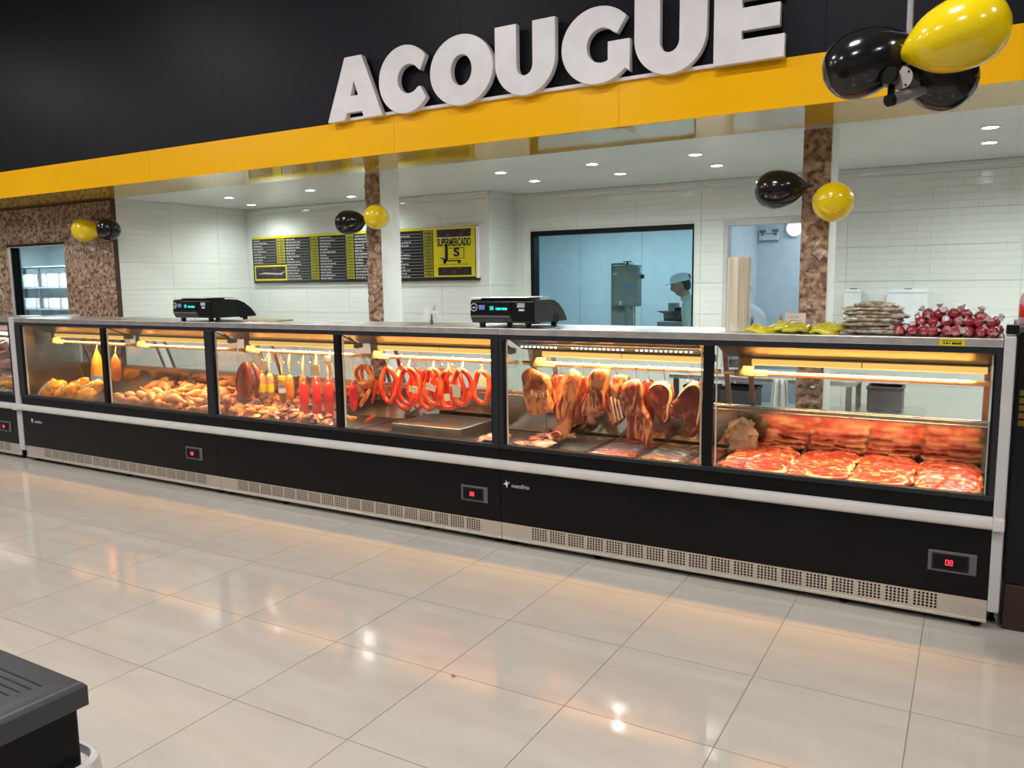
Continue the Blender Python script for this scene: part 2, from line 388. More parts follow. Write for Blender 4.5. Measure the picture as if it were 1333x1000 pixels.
def dup(root, loc, rot=None, label=None):
    r = root.copy(); C.objects.link(r); r.location = loc
    if rot is not None: r.rotation_euler = rot
    if label: r['label'] = label
    for ch in list(root.children):
        c = ch.copy(); C.objects.link(c); c.parent = r
        for g in ch.children:
            d = g.copy(); C.objects.link(d); d.parent = c
    return r
def curve_mesh(name, loops, extrude, bevel, m):
    cu = bpy.data.curves.new(name, 'CURVE'); cu.dimensions = '2D'; cu.fill_mode = 'BOTH'; cu.extrude = extrude; cu.bevel_depth = bevel
    for lp in loops:
        sp_ = cu.splines.new('POLY'); sp_.points.add(len(lp) - 1); sp_.use_cyclic_u = True
        for i, p in enumerate(lp): sp_.points[i].co = (p[0], p[1], 0, 1)
    t = bpy.data.objects.new('tmp', cu); C.objects.link(t)
    dg = bpy.context.evaluated_depsgraph_get(); me = bpy.data.meshes.new_from_object(t.evaluated_get(dg))
    bpy.data.objects.remove(t); bpy.data.curves.remove(cu)
    me.materials.clear(); me.materials.append(m); me.name = name
    return me
def text_mesh(name, body, size, extrude, m, offset=0.0, align='CENTER'):
    cu = bpy.data.curves.new(name, 'FONT'); cu.body = body; cu.size = size; cu.extrude = extrude; cu.offset = offset
    cu.align_x = align; cu.align_y = 'CENTER'
    t = bpy.data.objects.new('tmp', cu); C.objects.link(t)
    dg = bpy.context.evaluated_depsgraph_get(); me = bpy.data.meshes.new_from_object(t.evaluated_get(dg))
    bpy.data.objects.remove(t); bpy.data.curves.remove(cu)
    me.materials.clear(); me.materials.append(m); me.name = name
    return me
FRONT = (PI / 2, 0, 0)     # stands a text or curve up so that it faces the shopper (-Y)
ORD = ['first', 'second', 'third', 'fourth', 'fifth', 'sixth', 'seventh', 'eighth', 'ninth', 'tenth', 'eleventh', 'twelfth']

# ================================================================== SETTING
YF, YC, YM, YB = 4.91, 5.60, 7.45, 8.00       # fascia, columns, menu wall, back wall
ZC = 2.677
# floor: slab with tiles
fl = struct(obj('floor', MB().box(-17, 9, -6, 13, -0.1, -0.0008), M['grout']))
TS = 0.609; th = 0.0055
tile_me = MB(); g = 0.0018
tile_me.box(g, TS - g, g, TS - g, -0.02, 0.0)
tme = tile_me.mesh('tile', M['floor_tile'])
n_t = 0
for i in range(-14, 10):
    for j in range(-3, 9):
        ox, oy = -3.799, 2.107
        x = ox + TS * (i * math.cos(th) - j * math.sin(th)); y = oy + TS * (i * math.sin(th) + j * math.cos(th))
        put('tile', tme, fl, (x, y, 0), (0, 0, th)); n_t += 1
o = put('tile_field', MB().box(-17, 9, -6, 0.25, -0.05, -0.001).box(-17, 9, 7.6, 13, -0.05, -0.001).mesh('tile_field', M['floor_tile']), fl)
o['kind'] = 'stuff'

# store shell, out of view
for nm, b in (('wall_store_rear', (-17, 9, -6.1, -6, 0, 5)), ('wall_store_left', (-17.1, -17, -6, YF, 0, 5)), ('wall_store_right', (9, 9.1, -6, 13, 0, 5))):
    struct(obj(nm, MB().box(*b), M['store_paint']))
struct(obj('ceiling_store', MB().box(-17, 9, -6, YF + .1, 5.0, 5.1), M['store_paint']))

# fascia: black panels over a yellow band
wf = struct(obj('wall_fascia', MB().box(-17, 9, YF + 0.03, YF + 0.12, ZC + 0.02, 5.0), M['black_metal']))
seams = [-17 + 2.44 * k - 0.9 for k in range(12)]
for a, b in zip(seams, seams[1:]):
    obj('panel', MB().box(a + .001, b - .001, YF + 0.012, YF + 0.03, 2.955, 4.4), M['black_panel'], wf)
    obj('panel', MB().box(a + .001, b - .001, YF + 0.012, YF + 0.03, 4.402, 5.0), M['black_panel'], wf)
tr = struct(obj('trim_1', MB().box(-17, 9, YF + 0.012, YF + 0.03, ZC + 0.01, 2.94), M['yellow_panel']))
ys = [-17, -12.5, -9.6, -6.73, -3.86, -2.05, 0.83, 3.7, 9]
for a, b in zip(ys, ys[1:]):
    obj('panel', MB().box(a + .0012, b - .0012, YF, YF + 0.012, ZC, 2.952), M['yellow_panel'], tr)
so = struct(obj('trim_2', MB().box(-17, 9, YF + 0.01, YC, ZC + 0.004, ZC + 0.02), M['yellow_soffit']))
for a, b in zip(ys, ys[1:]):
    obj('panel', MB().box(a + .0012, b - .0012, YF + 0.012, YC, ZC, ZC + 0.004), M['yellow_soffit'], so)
struct(obj('trim_3', MB().box(-4.43, -1.40, 4.885, 4.91, 2.952, 2.972), M['letter_white']))

# ceiling of the butcher's room
ce = struct(obj('ceiling', MB().box(-8.4, 9, YC, YB + 0.02, ZC, ZC + 0.06), M['white_pvc']))
obj('cornice', MB().box(-4.6, 3.0, YB - 0.035, YB, ZC - 0.05, ZC), M['white_pvc'], ce, bevel=0.008)
obj('cornice', MB().box(-8.35, -4.6, YM - 0.03, YM, ZC - 0.03, ZC), M['white_pvc'], ce, bevel=0.008)

# tiled walls
TW, TH_ = 0.685, 0.31
t_me = MB().box(0.0012, TW - 0.0012, -0.008, 0, 0.0012, TH_ - 0.0012).mesh('tile', M['wall_tile'])
Z0 = 1.98 - 5 * TH_
# back wall with a window (-4.39..-2.52) and a door (-2.22..-1.42): built around the openings
WX0, WX1, WZ0, WZ1 = -4.39, -2.52, 0.95, 2.262
DX0, DX1, DZ1 = -2.22, -1.40, 2.272
wb = MB()
wb.box(-4.72, WX0, YB, YB + 0.1, 0, 2.72).box(WX1, DX0, YB, YB + 0.1, 0, 2.72).box(DX1, 3.2, YB, YB + 0.1, 0, 2.72)
wb.box(WX0, WX1, YB, YB + 0.1, 0, WZ0).box(WX0, WX1, YB, YB + 0.1, WZ1, 2.72).box(DX0, DX1, YB, YB + 0.1, DZ1, 2.72)
wbk = struct(obj('wall_back', wb, M['white_paint']))
xs = [-3.82 + TW * k for k in range(-2, 11)]
for a in xs:
    for j in range(8):
        z0 = Z0 + j * TH_; z1 = min(z0 + TH_, ZC)
        if z0 > ZC - 0.02: continue
        # split the tile around the openings
        cells = [(a, a + TW, z0, z1)]
        for (hx0, hx1, hz0, hz1) in ((WX0, WX1, WZ0, WZ1), (DX0, DX1, 0, DZ1), (-9, -4.6, 0, 9)):
            new = []
            for (u0_, u1, v0, v1) in cells:
                if u1 <= hx0 or u0_ >= hx1 or v1 <= hz0 or v0 >= hz1: new.append((u0_, u1, v0, v1)); continue
                if u0_ < hx0: new.append((u0_, hx0, v0, v1))
                if u1 > hx1: new.append((hx1, u1, v0, v1))
                m0, m1 = max(u0_, hx0), min(u1, hx1)
                if v0 < hz0: new.append((m0, m1, v0, hz0))
                if v1 > hz1: new.append((m0, m1, hz1, v1))
            cells = new
        for (u0_, u1, v0, v1) in cells:
            if u1 - u0_ < 0.01 or v1 - v0 < 0.01: continue
            if abs(u1 - u0_ - TW) < .001 and abs(v1 - v0 - TH_) < .001:
                put('tile', t_me, wbk, (a, YB, z0))
            else:
                put('tile', MB().box(u0_ - a + .0012, u1 - a - .0012, -0.008, 0, v0 - z0 + .0012, v1 - z0 - .0012).mesh('tile', M['wall_tile']), wbk, (a, YB, z0))
wmm = struct(obj('wall_menu', MB().box(-8.45, -4.6, YM, YM + 0.1, 0, 2.72), M['white_paint']))
xm = -8.345
for a in [-8.66 + TW * k for k in range(6)]:
    a0, a1 = max(a, -8.345), min(a + TW, -4.6)
    for j in range(8):
        z = Z0 + j * TH_
        if z < ZC - .02:
            put('tile', MB().box(a0 - a + .0012, a1 - a - .0012, -0.008, 0, 0.0012, min(TH_, ZC - z) - .0012).mesh('tile', M['wall_tile']), wmm, (a, YM, z))
# return wall (faces +X) and left side wall (faces +X)
def side_tiled(nm, x, y0, y1, box):
    w = struct(obj(nm, MB().box(*box), M['white_paint']))
    y = y0
    while y < y1 - 0.02:
        ln = min(TW, y1 - y)
        for j in range(8):
            z = Z0 + j * TH_
            if z > ZC - .02: continue
            hgt = min(TH_, ZC - z)
            put('tile', MB().box(0.0012, ln - 0.0012, -0.008, 0, 0.0012, hgt - .0012).mesh('tile', M['wall_tile']), w, (x, y, z), (0, 0, PI / 2))
        y += TW
side_tiled('wall_return', -4.6, YM, YB, (-4.7, -4.6, YM + 0.1, YB + .1, 0, 2.72))
side_tiled('wall_left', -8.345, YC + 0.02, YM, (-8.45, -8.345, YC + .05, YM, 0, 2.72))
# far right closing wall of the room
struct(obj('wall_right', MB().box(3.1, 3.2, YC, YB, 0, 2.72), M['white_paint']))

# stone cladding: faceted split ceramic panels
def stone_panel(w, h, nx, nz, seed, depth=0.022, flake=False):
    rnd = random.Random(seed); mb = MB()
    X = [[0] * (nz + 1) for _ in range(nx + 1)]
    for i in range(nx + 1):
        for j in range(nz + 1):
            edge = i in (0, nx) or j in (0, nz)
            jx = 0 if i in (0, nx) else rnd.uniform(-.42, .42); jz = 0 if j in (0, nz) else rnd.uniform(-.42, .42)
            d = rnd.random() ** 1.3 * depth
            X[i][j] = (w * (i + jx) / nx, -0.004 - (d * .5 if edge else d), h * (j + jz) / nz)
    b = 0
    for i in range(nx + 1):
        for j in range(nz + 1): mb.v.append(X[i][j])
    for i in range(nx):
        for j in range(nz):
            a = i * (nz + 1) + j
            q = (a, a + nz + 1, a + nz + 2, a + 1)
            if rnd.random() < .5: mb.f += [(q[0], q[1], q[2]), (q[0], q[2], q[3])]
            else: mb.f += [(q[0], q[1], q[3]), (q[1], q[2], q[3])]
    # sides
    ring = [i * (nz + 1) for i in range(nx + 1)] + [nx * (nz + 1) + j for j in range(1, nz + 1)] + [i * (nz + 1) + nz for i in range(nx - 1, -1, -1)] + [j for j in range(nz - 1, 0, -1)]
    n0 = len(mb.v)
    for r in ring: mb.v.append((mb.v[r][0], 0.0, mb.v[r][2]))
    for k in range(len(ring)):
        k2 = (k + 1) % len(ring); mb.f.append((ring[k], n0 + k, n0 + k2, ring[k2]))
    return mb.mesh('stone_panel', M['stone'])
PH = 0.457
ZJ = [1.745 - 2 * PH, 1.745 - PH, 1.745, 1.745 + PH]
cols = [(-4.737, -4.562), (-1.043, -0.869)]
smes = [stone_panel(0.175, PH - .003, 4, 10, 40 + k, 0.03) for k in range(4)]
for k, (a, b) in enumerate(cols):
    cshaft = struct(obj('column', MB().box(a + .002, b, YC, YC + 0.24, 0, ZC), M['white_paint']))
    for j, z in enumerate(ZJ):
        put('stone_panel', smes[(j + 2 * k) % 4], cshaft, (a, YC, z))
    obj('stone_panel', MB().box(a, b, YC - .012, YC, 0, ZJ[0] - .003), M['stone'], cshaft)
    obj('corner_trim', MB().box(b, b + .006, YC - 0.02, YC + .24, 0, ZC), M['rim_white'], cshaft)
# stone clad wall at the left with its window opening
LW = (-10.5, -9.30, 1.0, 2.215)
ws = MB()
ws.box(-17, LW[0], YC, YC + .1, 0, ZC).box(LW[1], -8.345, YC, YC + .1, 0, ZC).box(LW[0], LW[1], YC, YC + .1, 0, LW[2]).box(LW[0], LW[1], YC, YC + .1, LW[3], ZC)
wst = struct(obj('wall_stone', ws, M['stone_joint']))
smL = [stone_panel(PH - .003, PH - .003, 22, 11, 70 + k, 0.028) for k in range(4)]
x = -8.347 - PH
k = 0
while x > -12.2:
    for j, z in enumerate(ZJ):
        k += 1
        x0, x1 = x, x + PH
        if x1 > LW[0] and x0 < LW[1] and z < LW[3] - .1:
            if x0 < LW[1] < x1:      # panel cut by the window jamb
                put('stone_panel', stone_panel(x1 - LW[1] - .003, PH - .003, max(2, int(22 * (x1 - LW[1]) / PH)), 11, 90 + k, 0.028), wst, (LW[1], YC, z))
            elif x0 < LW[0] < x1:
                put('stone_panel', stone_panel(LW[0] - x0 - .003, PH - .003, max(2, int(22 * (LW[0] - x0) / PH)), 11, 90 + k, 0.028), wst, (x0, YC, z))
            continue
        put('stone_panel', smL[k % 4], wst, (x, YC, z))
    x -= PH
obj('stone_panel', MB().box(-8.352, -8.340, YC - .03, YC + .02, 0, ZC), M['stone_joint'], wst)

# ---- window in the stone wall and the cold store behind it
w2 = struct(obj('window_2', MB().box(LW[0], LW[0] + .05, YC - .02, YC + .1, LW[2], LW[3]).box(LW[1] - .012, LW[1], YC - .02, YC + .1, LW[2], LW[3])
    .box(LW[0] + .05, LW[1] - .012, YC - .019, YC + .1, LW[3] - .014, LW[3]).box(LW[0] + .05, LW[1] - .012, YC - .019, YC + .1, LW[2], LW[2] + .03), M['end_panel']))
obj('gasket', MB().box(LW[0] + .05, LW[0] + .065, YC - .01, YC + .08, LW[2], LW[3] - .014).box(LW[0], LW[1], YC - .03, YC - .02, LW[3] - .002, LW[3] + .018), M['gasket'], w2)
obj('pane', MB().box(LW[0] + .05, LW[1] - .012, YC + .04, YC + .046, LW[2] + .03, LW[3] - .014), M['glass_cold'], w2)
struct(obj('wall_cold_store', MB().box(-16, -8.45, 9.2, 9.3, 0, 2.72).box(-8.46, -8.45, YC + .1, 9.2, 0, 2.72).box(-16, -15.9, YC + .1, 9.2, 0, 2.72), M['blue_white']))
struct(obj('ceiling_cold_store', MB().box(-16, -8.45, YC + .1, 9.3, 2.70, 2.76), M['blue_white']))
pan = bpy.data.objects['wall_cold_store']
for k in range(22):
    obj('panel', MB().box(-15.8 + k * .30, -15.8 + k * .30 + .294, 9.188, 9.2, 0, 2.69), M['blue_white'], pan)
# shelf rack with white goods
rk = thing('storage_rack', 'dark metal shelf rack seen through the window in the stone wall', 'rack', (-15.5, 8.0, 0))
for sx in (0, 1.35, 2.7):
    for sy in (0, .5):
        obj('post', MB().box(sx - .02, sx + .02, sy - .02, sy + .02, 0, 2.1), M['crate_dark'], rk)
for z in (0.5, 0.95, 1.35, 1.72, 2.08):
    obj('shelf', MB().box(-.02, 2.72, -.03, .53, z - .02, z), M['grey_metal'], rk)
q = 0
for r, z in enumerate((0.95, 1.35, 1.72)):
    for k in range(7):
        q += 1
        sx = -15.33 + k * .37; hh = .13 + .05 * ((k * 3 + r) % 3)
        o = obj('goods_box', MB().box(-.15, .15, -.17, .17, 0, hh), M['shelf_goods'], None, bevel=.02)
        o.location = (sx, 8.22, z)
        tag(o, 'whitish pack, %s from the left, %s shelf behind the left window' % (ORD[k], ('bottom', 'middle', 'top')[r]), 'package', 'packs on the cold store rack')

# ---- window_1 in the back wall and the processing room
w1 = struct(obj('window_1', MB().box(WX0, WX0 + .045, YB - .02, YB + .1, WZ0, WZ1).box(WX0 + .045, WX1 - .012, YB - .019, YB + .1, WZ1 - .05, WZ1).box(WX1 - .012, WX1, YB - .02, YB + .1, WZ0, WZ1).box(WX0 + .045, WX1 - .012, YB - .019, YB + .1, WZ0, WZ0 + .05), M['gasket']))
obj('pane', MB().box(WX0 + .045, WX1 - .012, YB + .03, YB + .036, WZ0 + .05, WZ1 - .05), M['glass_cold'], w1)
struct(obj('wall_processing_room', MB().box(-6.4, -2.46, 11.2, 11.3, 0, 2.72).box(-6.4, -6.3, YB + .1, 11.2, 0, 2.72).box(-2.50, -2.46, YB + .1, 11.2, 0, 2.72), M['blue_white']))
pan = bpy.data.objects['wall_processing_room']
for k in range(4):
    obj('panel', MB().box(-6.3 + k * 1.0, -6.3 + k * 1.0 + .994, 11.188, 11.2, 0, 2.69), M['blue_white'], pan)
struct(obj('ceiling_processing_room', MB().box(-6.4, 1.0, YB + .1, 11.3, 2.70, 2.76), M['blue_white']))
# door_1
d1 = struct(obj('door_1', MB().box(DX0, DX0 + .045, YB - .025, YB + .11, 0, DZ1).box(DX0 + .045, DX1 - .045, YB - .024, YB + .11, DZ1 - .045, DZ1).box(DX1 - .045, DX1, YB - .025, YB + .11, 0, DZ1), M['end_panel']))
struct(obj('wall_door_room', MB().box(-2.46, 0.9, 10.4, 10.5, 0, 2.72).box(.9, 1.0, YB + .1, 10.5, 0, 2.72), M['blue_white']))
# unreadable sign on the wall beyond the door and round lamp
sg = thing('wall_sign', 'small white wall sign with grey marks seen through the back doorway', 'sign', (0, 0, 0))
p0 = at(989, 299, 10.38); p1 = at(1014, 314, 10.38)
obj('plate', MB().box(p0.x, p1.x, 10.37, 10.395, p1.z, p0.z), M['white_plastic'], sg)
mk = MB(); w_ = p1.x - p0.x; h_ = p0.z - p1.z
for a, b, c, d in ((.02, .32, .72, .95), (.1, .22, .5, .7), (.66, .98, .75, .98), (.72, .9, .5, .7), (.32, .66, .6, .66), (.02, .98, .0, .10)):
    mk.box(p0.x + w_ * a, p0.x + w_ * b, 10.362, 10.37, p1.z + h_ * c, p1.z + h_ * d)
obj('print', mk, mat('faded blue grey print', (0.10, 0.20, 0.25), 0.5), sg)
p = at(1033, 297, 10.3)
bl = thing('bulkhead_lamp', 'round glowing lamp on the wall beyond the back door', 'lamp', p)
obj('base', MB().lathe([(.10, .10), (.10, .06)], n=20, axis='y'), M['rim_white'], bl)
obj('globe', MB().lathe([(.085, .06), (.085, .03), (.06, .0), (.02, -.012)], n=20, axis='y'), emit('globe glow', (1, 1, 1), 2.5), bl, smooth=60)

# downlights
dn = thing('downlight', '', 'downlight', (0, 0, 0), group='recessed downlights of the white ceiling')
obj('trim_ring', MB().lathe([(.062, 0), (.062, -.006), (.048, -.008), (.046, 0)], n=20), M['rim_white'], dn)
obj('lens', MB().lathe([(.045, -.001), (.045, -.004), (.02, -.006)], n=20), M['downlight'], dn)
for k, (x, y) in enumerate(DOWN):
    lab = '%s round ceiling downlight from the left in the %s row' % (ORD[k % 8], 'front' if k < 8 else 'rear')
    if k == 0: dn.location = (x, y, ZC); dn['label'] = lab
    else: dup(dn, (x, y, ZC), label=lab)

# ================================================================== SIGN LETTERS
def arc(cx, cz, rx, rz, a0, a1, n=24):
    return [(cx + rx * math.cos(math.radians(a0 + (a1 - a0) * i / n)), cz + rz * math.sin(math.radians(a0 + (a1 - a0) * i / n))) for i in range(n + 1)]
ZB, ZT = 2.947, 3.400
def let(label, loops):
    me = curve_mesh('sign_letter', loops, 0.022, 0.003, M['letter_white'])
    tag(put('sign_letter', me, None, (0, 4.862, 0), FRONT), label, 'letter', 'raised letters of the shop sign')
let('white raised letter A starting the sign', [[(-4.439, ZB), (-4.253, ZT), (-4.093, ZT), (-3.908, ZB), (-4.078, ZB), (-4.101, 3.0), (-4.253, 3.0), (-4.276, ZB)], [(-4.216, 3.115), (-4.130, 3.115), (-4.173, 3.236)]])
let('white raised letter C between the A and the O', [arc(-3.692, 3.172, .235, .235, 38, 322, 40) + [(-3.556, 3.108)] + arc(-3.655, 3.172, .104, .104, -42, -318, 28) + [(-3.553, 3.222)]])
let('white raised round letter O in the sign', [arc(-3.203, 3.170, .259, .234, 0, 354, 48), arc(-3.200, 3.170, .090, .106, 354, 0, 36)])
def U(x0, x1, xi0, xi1):
    cx, ci = (x0 + x1) / 2, (xi0 + xi1) / 2
    rx, ri = (x1 - x0) / 2, (xi1 - xi0) / 2
    return [[(x0, ZT)] + arc(cx, 3.165, rx, .224, 180, 360, 28) + [(x1, ZT), (xi1, ZT)] + arc(ci, 3.135, ri, .072, 360, 180, 18) + [(xi0, ZT)]]
let('first white raised U, between the O and the G', U(-2.921, -2.470, -2.760, -2.632))
let('white raised letter G before the second U', [arc(-2.168, 3.175, .250, .232, 40, 318, 40) + [(-1.954, 2.997), (-1.954, 3.185), (-2.095, 3.185), (-2.095, 3.078)] + arc(-2.140, 3.172, .106, .107, -65, -315, 30)[0:] + [(-2.037, 3.234)]])
let('second white raised U, between the G and the E', U(-1.918, -1.471, -1.760, -1.632))
let('white raised letter E ending the sign', [[(-1.424, ZB), (-1.424, ZT), (-1.040, ZT), (-1.040, 3.288), (-1.268, 3.288), (-1.268, 3.240), (-1.055, 3.240), (-1.055, 3.120), (-1.268, 3.120), (-1.268, 3.067), (-1.027, 3.067), (-1.027, ZB)]])
# ================================================================== REFRIGERATED COUNTER
FY = 4.33                                   # front plane of the counter
RAIL_Y, RAIL_Z = 4.62, 1.169
DECK = 0.640
WARM = (1.0, 0.56, 0.22)
def grille_mesh(w, h, nx=6, nz=5):
    mb = MB(); cx, cz = w / nx, h / nz; k8 = [(1, 0), (1, 1), (0, 1), (-1, 1), (-1, 0), (-1, -1), (0, -1), (1, -1)]
    for i in range(nx):
        for j in range(nz):
            ox, oz = (i + .5) * cx, (j + .5) * cz; b = len(mb.v); r = min(cx, cz) * .41
            for q in k8: mb.v.append((ox + q[0] * cx / 2, 0, oz + q[1] * cz / 2))
            for q in range(8): mb.v.append((ox + r * math.cos(q * PI / 4), 0, oz + r * math.sin(q * PI / 4)))
            for q in range(8): mb.v.append((ox + r * math.cos(q * PI / 4), .004, oz + r * math.sin(q * PI / 4)))
            for q in range(8):
                q2 = (q + 1) % 8
                mb.f.append((b + q, b + q2, b + 8 + q2, b + 8 + q)); mb.f.append((b + 8 + q, b + 8 + q2, b + 16 + q2, b + 16 + q))
    return mb.mesh('vent_grille', M['steel_kick'])
GW, GH = 0.112, 0.078
g_me = grille_mesh(GW, GH)
def bar_poly(p, q, t):
    """thin slab between two (y,z) points, thickness t"""
    d = Vector((q[0] - p[0], q[1] - p[1])).normalized(); n = Vector((-d.y, d.x)) * t / 2
    return [(p[0] + n.x, p[1] + n.y), (q[0] + n.x, q[1] + n.y), (q[0] - n.x, q[1] - n.y), (p[0] - n.x, p[1] - n.y)]

def counter(label, x0, x1, bays, ends, gx, ctl, logo=None, lamp='lamp_warm', energy=17.0, col=WARM, feet=(), bx=None, led=()):
    t = thing('display_counter', label, 'counter', ((x0 + x1) / 2, 4.7, 0), group='refrigerated meat counters in a row')
    ox = (x0 + x1) / 2
    def P(name, mb, m, par=t, **k):
        mb.v = [(v[0] - (ox if par is t else 0), v[1] - (4.7 if par is t else 0), v[2]) for v in mb.v]
        return obj(name, mb, m, par, **k)
    def sub(name, mb, m, par, **k):
        mb.v = [(v[0] - ox, v[1] - 4.7, v[2]) for v in mb.v]
        return obj(name, mb, m, par, **k)
    e = 0.0015
    # carcass
    body = MB().box(x0 + e, x1 - e, FY + .06, 4.98, .06, .60).box(x0 + e, x1 - e, 4.985, 5.05, .06, .885)
    P('carcass', body, M['black_metal'])
    # kick plate with vent grilles
    zk0, zk1, g0 = .042, .152, .064
    n = 18; pitch = (gx[1] - gx[0]) / n
    k = MB().box(x0 + e, gx[0], FY + .012, FY + .02, zk0, zk1).box(gx[1], x1 - e, FY + .012, FY + .02, zk0, zk1)
    k.box(gx[0], gx[1], FY + .012, FY + .02, zk0, g0).box(gx[0], gx[1], FY + .012, FY + .02, g0 + GH, zk1)
    k.box(x0 + e, x1 - e, FY + .004, FY + .012, zk0 - .004, zk0 + .006)
    gwid = pitch * .86
    for i in range(n - 1): k.box(gx[0] + pitch * i + gwid, gx[0] + pitch * (i + 1), FY + .0118, FY + .02, g0, g0 + GH)
    k.box(gx[1] - pitch + gwid, gx[1], FY + .012, FY + .02, g0, g0 + GH)
    kp = P('kick_plate', k, M['steel_kick'])
    for i in range(n):
        put('vent_grille', g_me, t, (gx[0] + pitch * i - ox, FY + .0125 - 4.7, g0)).scale = (gwid / GW, 1, 1)
    P('vent_shadow_box', MB().box(gx[0], gx[1], FY + .04, FY + .05, zk0, zk1), M['void'])
    for fx in feet:
        f = MB().lathe([(.026, 0), (.026, .012), (.014, .016), (.014, .075)], (fx, FY + .065, 0), 12)
        P('foot', f, M['black_plastic'])
    # black lower panel, bumper, sill band
    P('lower_panel', MB().box(x0 + e, x1 - e, FY, FY + .02, .152, .512), M['black_metal'], bevel=.002)
    bx = bx or (x0, x1)
    prof = [(FY, .512), (FY - .035, .512), (FY - .043, .518), (FY - .046, .528), (FY - .046, .553), (FY - .043, .563), (FY - .035, .568), (FY, .568)]
    P('bumper', MB().prism(prof, bx[0] + .0005, bx[1] - .0005, 'x'), M['bumper'], smooth=40)
    P('sill_band', MB().box(x0 + e, x1 - e, FY + .006, FY + .03, .568, .642), M['black_metal'])
    P('sill_frame', MB().box(x0 + e, x1 - e, FY - .006, FY + .03, .642, .668), M['dark_frame'], bevel=.003)
    P('head_frame', MB().box(x0 + e, x1 - e, FY - .002, FY + .03, 1.343, 1.374), M['dark_frame'], bevel=.002)
    # steel top with its folded front edge
    P('steel_top', MB().box(x0 + e, x1 - e, FY - .006, 4.85, 1.374, 1.414), M['steel_top'], bevel=.003)
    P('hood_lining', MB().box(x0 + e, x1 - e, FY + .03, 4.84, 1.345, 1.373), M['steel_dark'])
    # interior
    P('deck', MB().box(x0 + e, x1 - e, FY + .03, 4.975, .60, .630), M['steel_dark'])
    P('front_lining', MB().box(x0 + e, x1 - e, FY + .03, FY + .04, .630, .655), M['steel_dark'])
    P('back_panel', MB().prism([(4.985, .63), (5.000, .63), (4.972, .887), (4.957, .887)], x0 + e, x1 - e, 'x'), M['steel_mirror'])
    P('rear_sill', MB().box(x0 + e, x1 - e, 4.955, 5.06, .887, .897).box(x0 + e, x1 - e, 4.965, 5.05, .897, .918).box(x0 + e, x1 - e, 4.965, 4.985, .918, .926), M['steel'], bevel=.002)
    hd = []
    for i, (a, b) in enumerate(bays):
        # mullions stand between the panes
        P('front_glass', MB().box(a, b, FY + .008, FY + .014, .668, 1.343), M['glass'])
        P('glass_edge', MB().box(a + .012, a + .017, FY + .016, FY + .030, .668, 1.335).box(b - .017, b - .012, FY + .016, FY + .030, .668, 1.335), M['glass_edge'])
        m = (a + b) / 2
        for (u, v, dy) in ((a + .05, b - .01, 0),):
            dr = P('rear_door', MB().prism(bar_poly((4.985 + dy, .925), (4.83 + dy, 1.345), .006), u + .03, v - .03, 'x'), M['glass'])
            fr = MB()
            for w in (u, v - .03): fr.prism(bar_poly((4.985 + dy, .925), (4.83 + dy, 1.345), .012), w, w + .03, 'x')
            sub('door_frame', fr, M['steel_dark'], dr)
        # lamp
        la, lb = a + .14, b - .02
        P('lamp_housing', MB().prism([(4.575, 1.262), (4.67, 1.262), (4.67, 1.226), (4.60, 1.222), (4.575, 1.228)], la, lb, 'x'), M['lamp_cream'])
        mm = (la + lb) / 2
        for (u, v) in ((la + .01, mm - .003), (mm + .003, lb - .01)):
            P('lamp_diffuser', MB().prism([(4.572, 1.252), (4.575, 1.255), (4.575, 1.228), (4.60, 1.222), (4.66, 1.224), (4.60, 1.218), (4.570, 1.226)], u, v, 'x'), M[lamp])
        if lamp == 'lamp_warm':
            P('lamp_bracket', MB().box(a + .07, a + .15, 4.585, 4.66, 1.15, 1.268).box(a + .04, a + .23, 4.60, 4.64, 1.150, 1.186), M['lamp_cream'], bevel=.006)
        P('hood_valance', MB().prism([(FY + .05, 1.344), (4.574, 1.264), (4.60, 1.264), (FY + .08, 1.344)], a + .004, b - .004, 'x'), M['steel_hood'])
        P('lamp_hanger', MB().box(a + .10, a + .12, 4.60, 4.64, 1.262, 1.346).box(b - .10, b - .08, 4.60, 4.64, 1.262, 1.346), M['steel_dark'])
        P('hanging_rail', MB().tube([(a - .02, RAIL_Y, RAIL_Z), (b + .02, RAIL_Y, RAIL_Z)], .0145, 12), M['reflected_gold'], smooth=40)
        area('counter_lamp_light', (m, 4.592, 1.212), b - a - .2, energy, col, (0.10, 0, 0), sy=.06, spread=math.radians(106))
        if i in led:
            lm = MB()
            for q in range(38):
                if q in (9, 10, 11, 24, 25): continue
                lm.box(a + .06 + q * .03, a + .073 + q * .03, 4.452, 4.462, 1.287, 1.297)
            P('led_strip', MB().prism([(4.450, 1.297), (4.466, 1.297), (4.466, 1.303), (4.450, 1.310)], a + .04, b - .06, 'x'), M['white_plastic'])
            o = P('led_points', lm, M['led']); o['kind'] = 'stuff'
    for (w, wide, grey) in hd: pass
    b0, b1 = bays
    mc = (b0[1] + b1[0]) / 2
    P('mullion', MB().box(b0[1], b1[0], FY - .004, FY + .03, .668, 1.343), M['gasket'], bevel=.003)
    P('end_post', MB().box(x0 + e, b0[0], FY - .006, FY + .03, .668, 1.343), M['dark_frame'], bevel=.003)
    P('end_post', MB().box(b1[1], x1 - e, FY - .006, FY + .03, .668, 1.343), M['dark_frame'], bevel=.003)
    P('end_gasket', MB().box(b0[0] - .001, b0[0] + .010, FY - .003, FY + .03, .668, 1.343), M['gasket'])
    P('end_gasket', MB().box(b1[1] - .010, b1[1] + .001, FY - .003, FY + .03, .668, 1.343), M['gasket'])
    # controller
    c0, c1 = ctl - .105, ctl + .105; zc = .318
    bz = P('controller', MB().box(c0, c1, FY - .008, FY, zc - .053, zc + .053), M['grey_plastic'], bevel=.005)
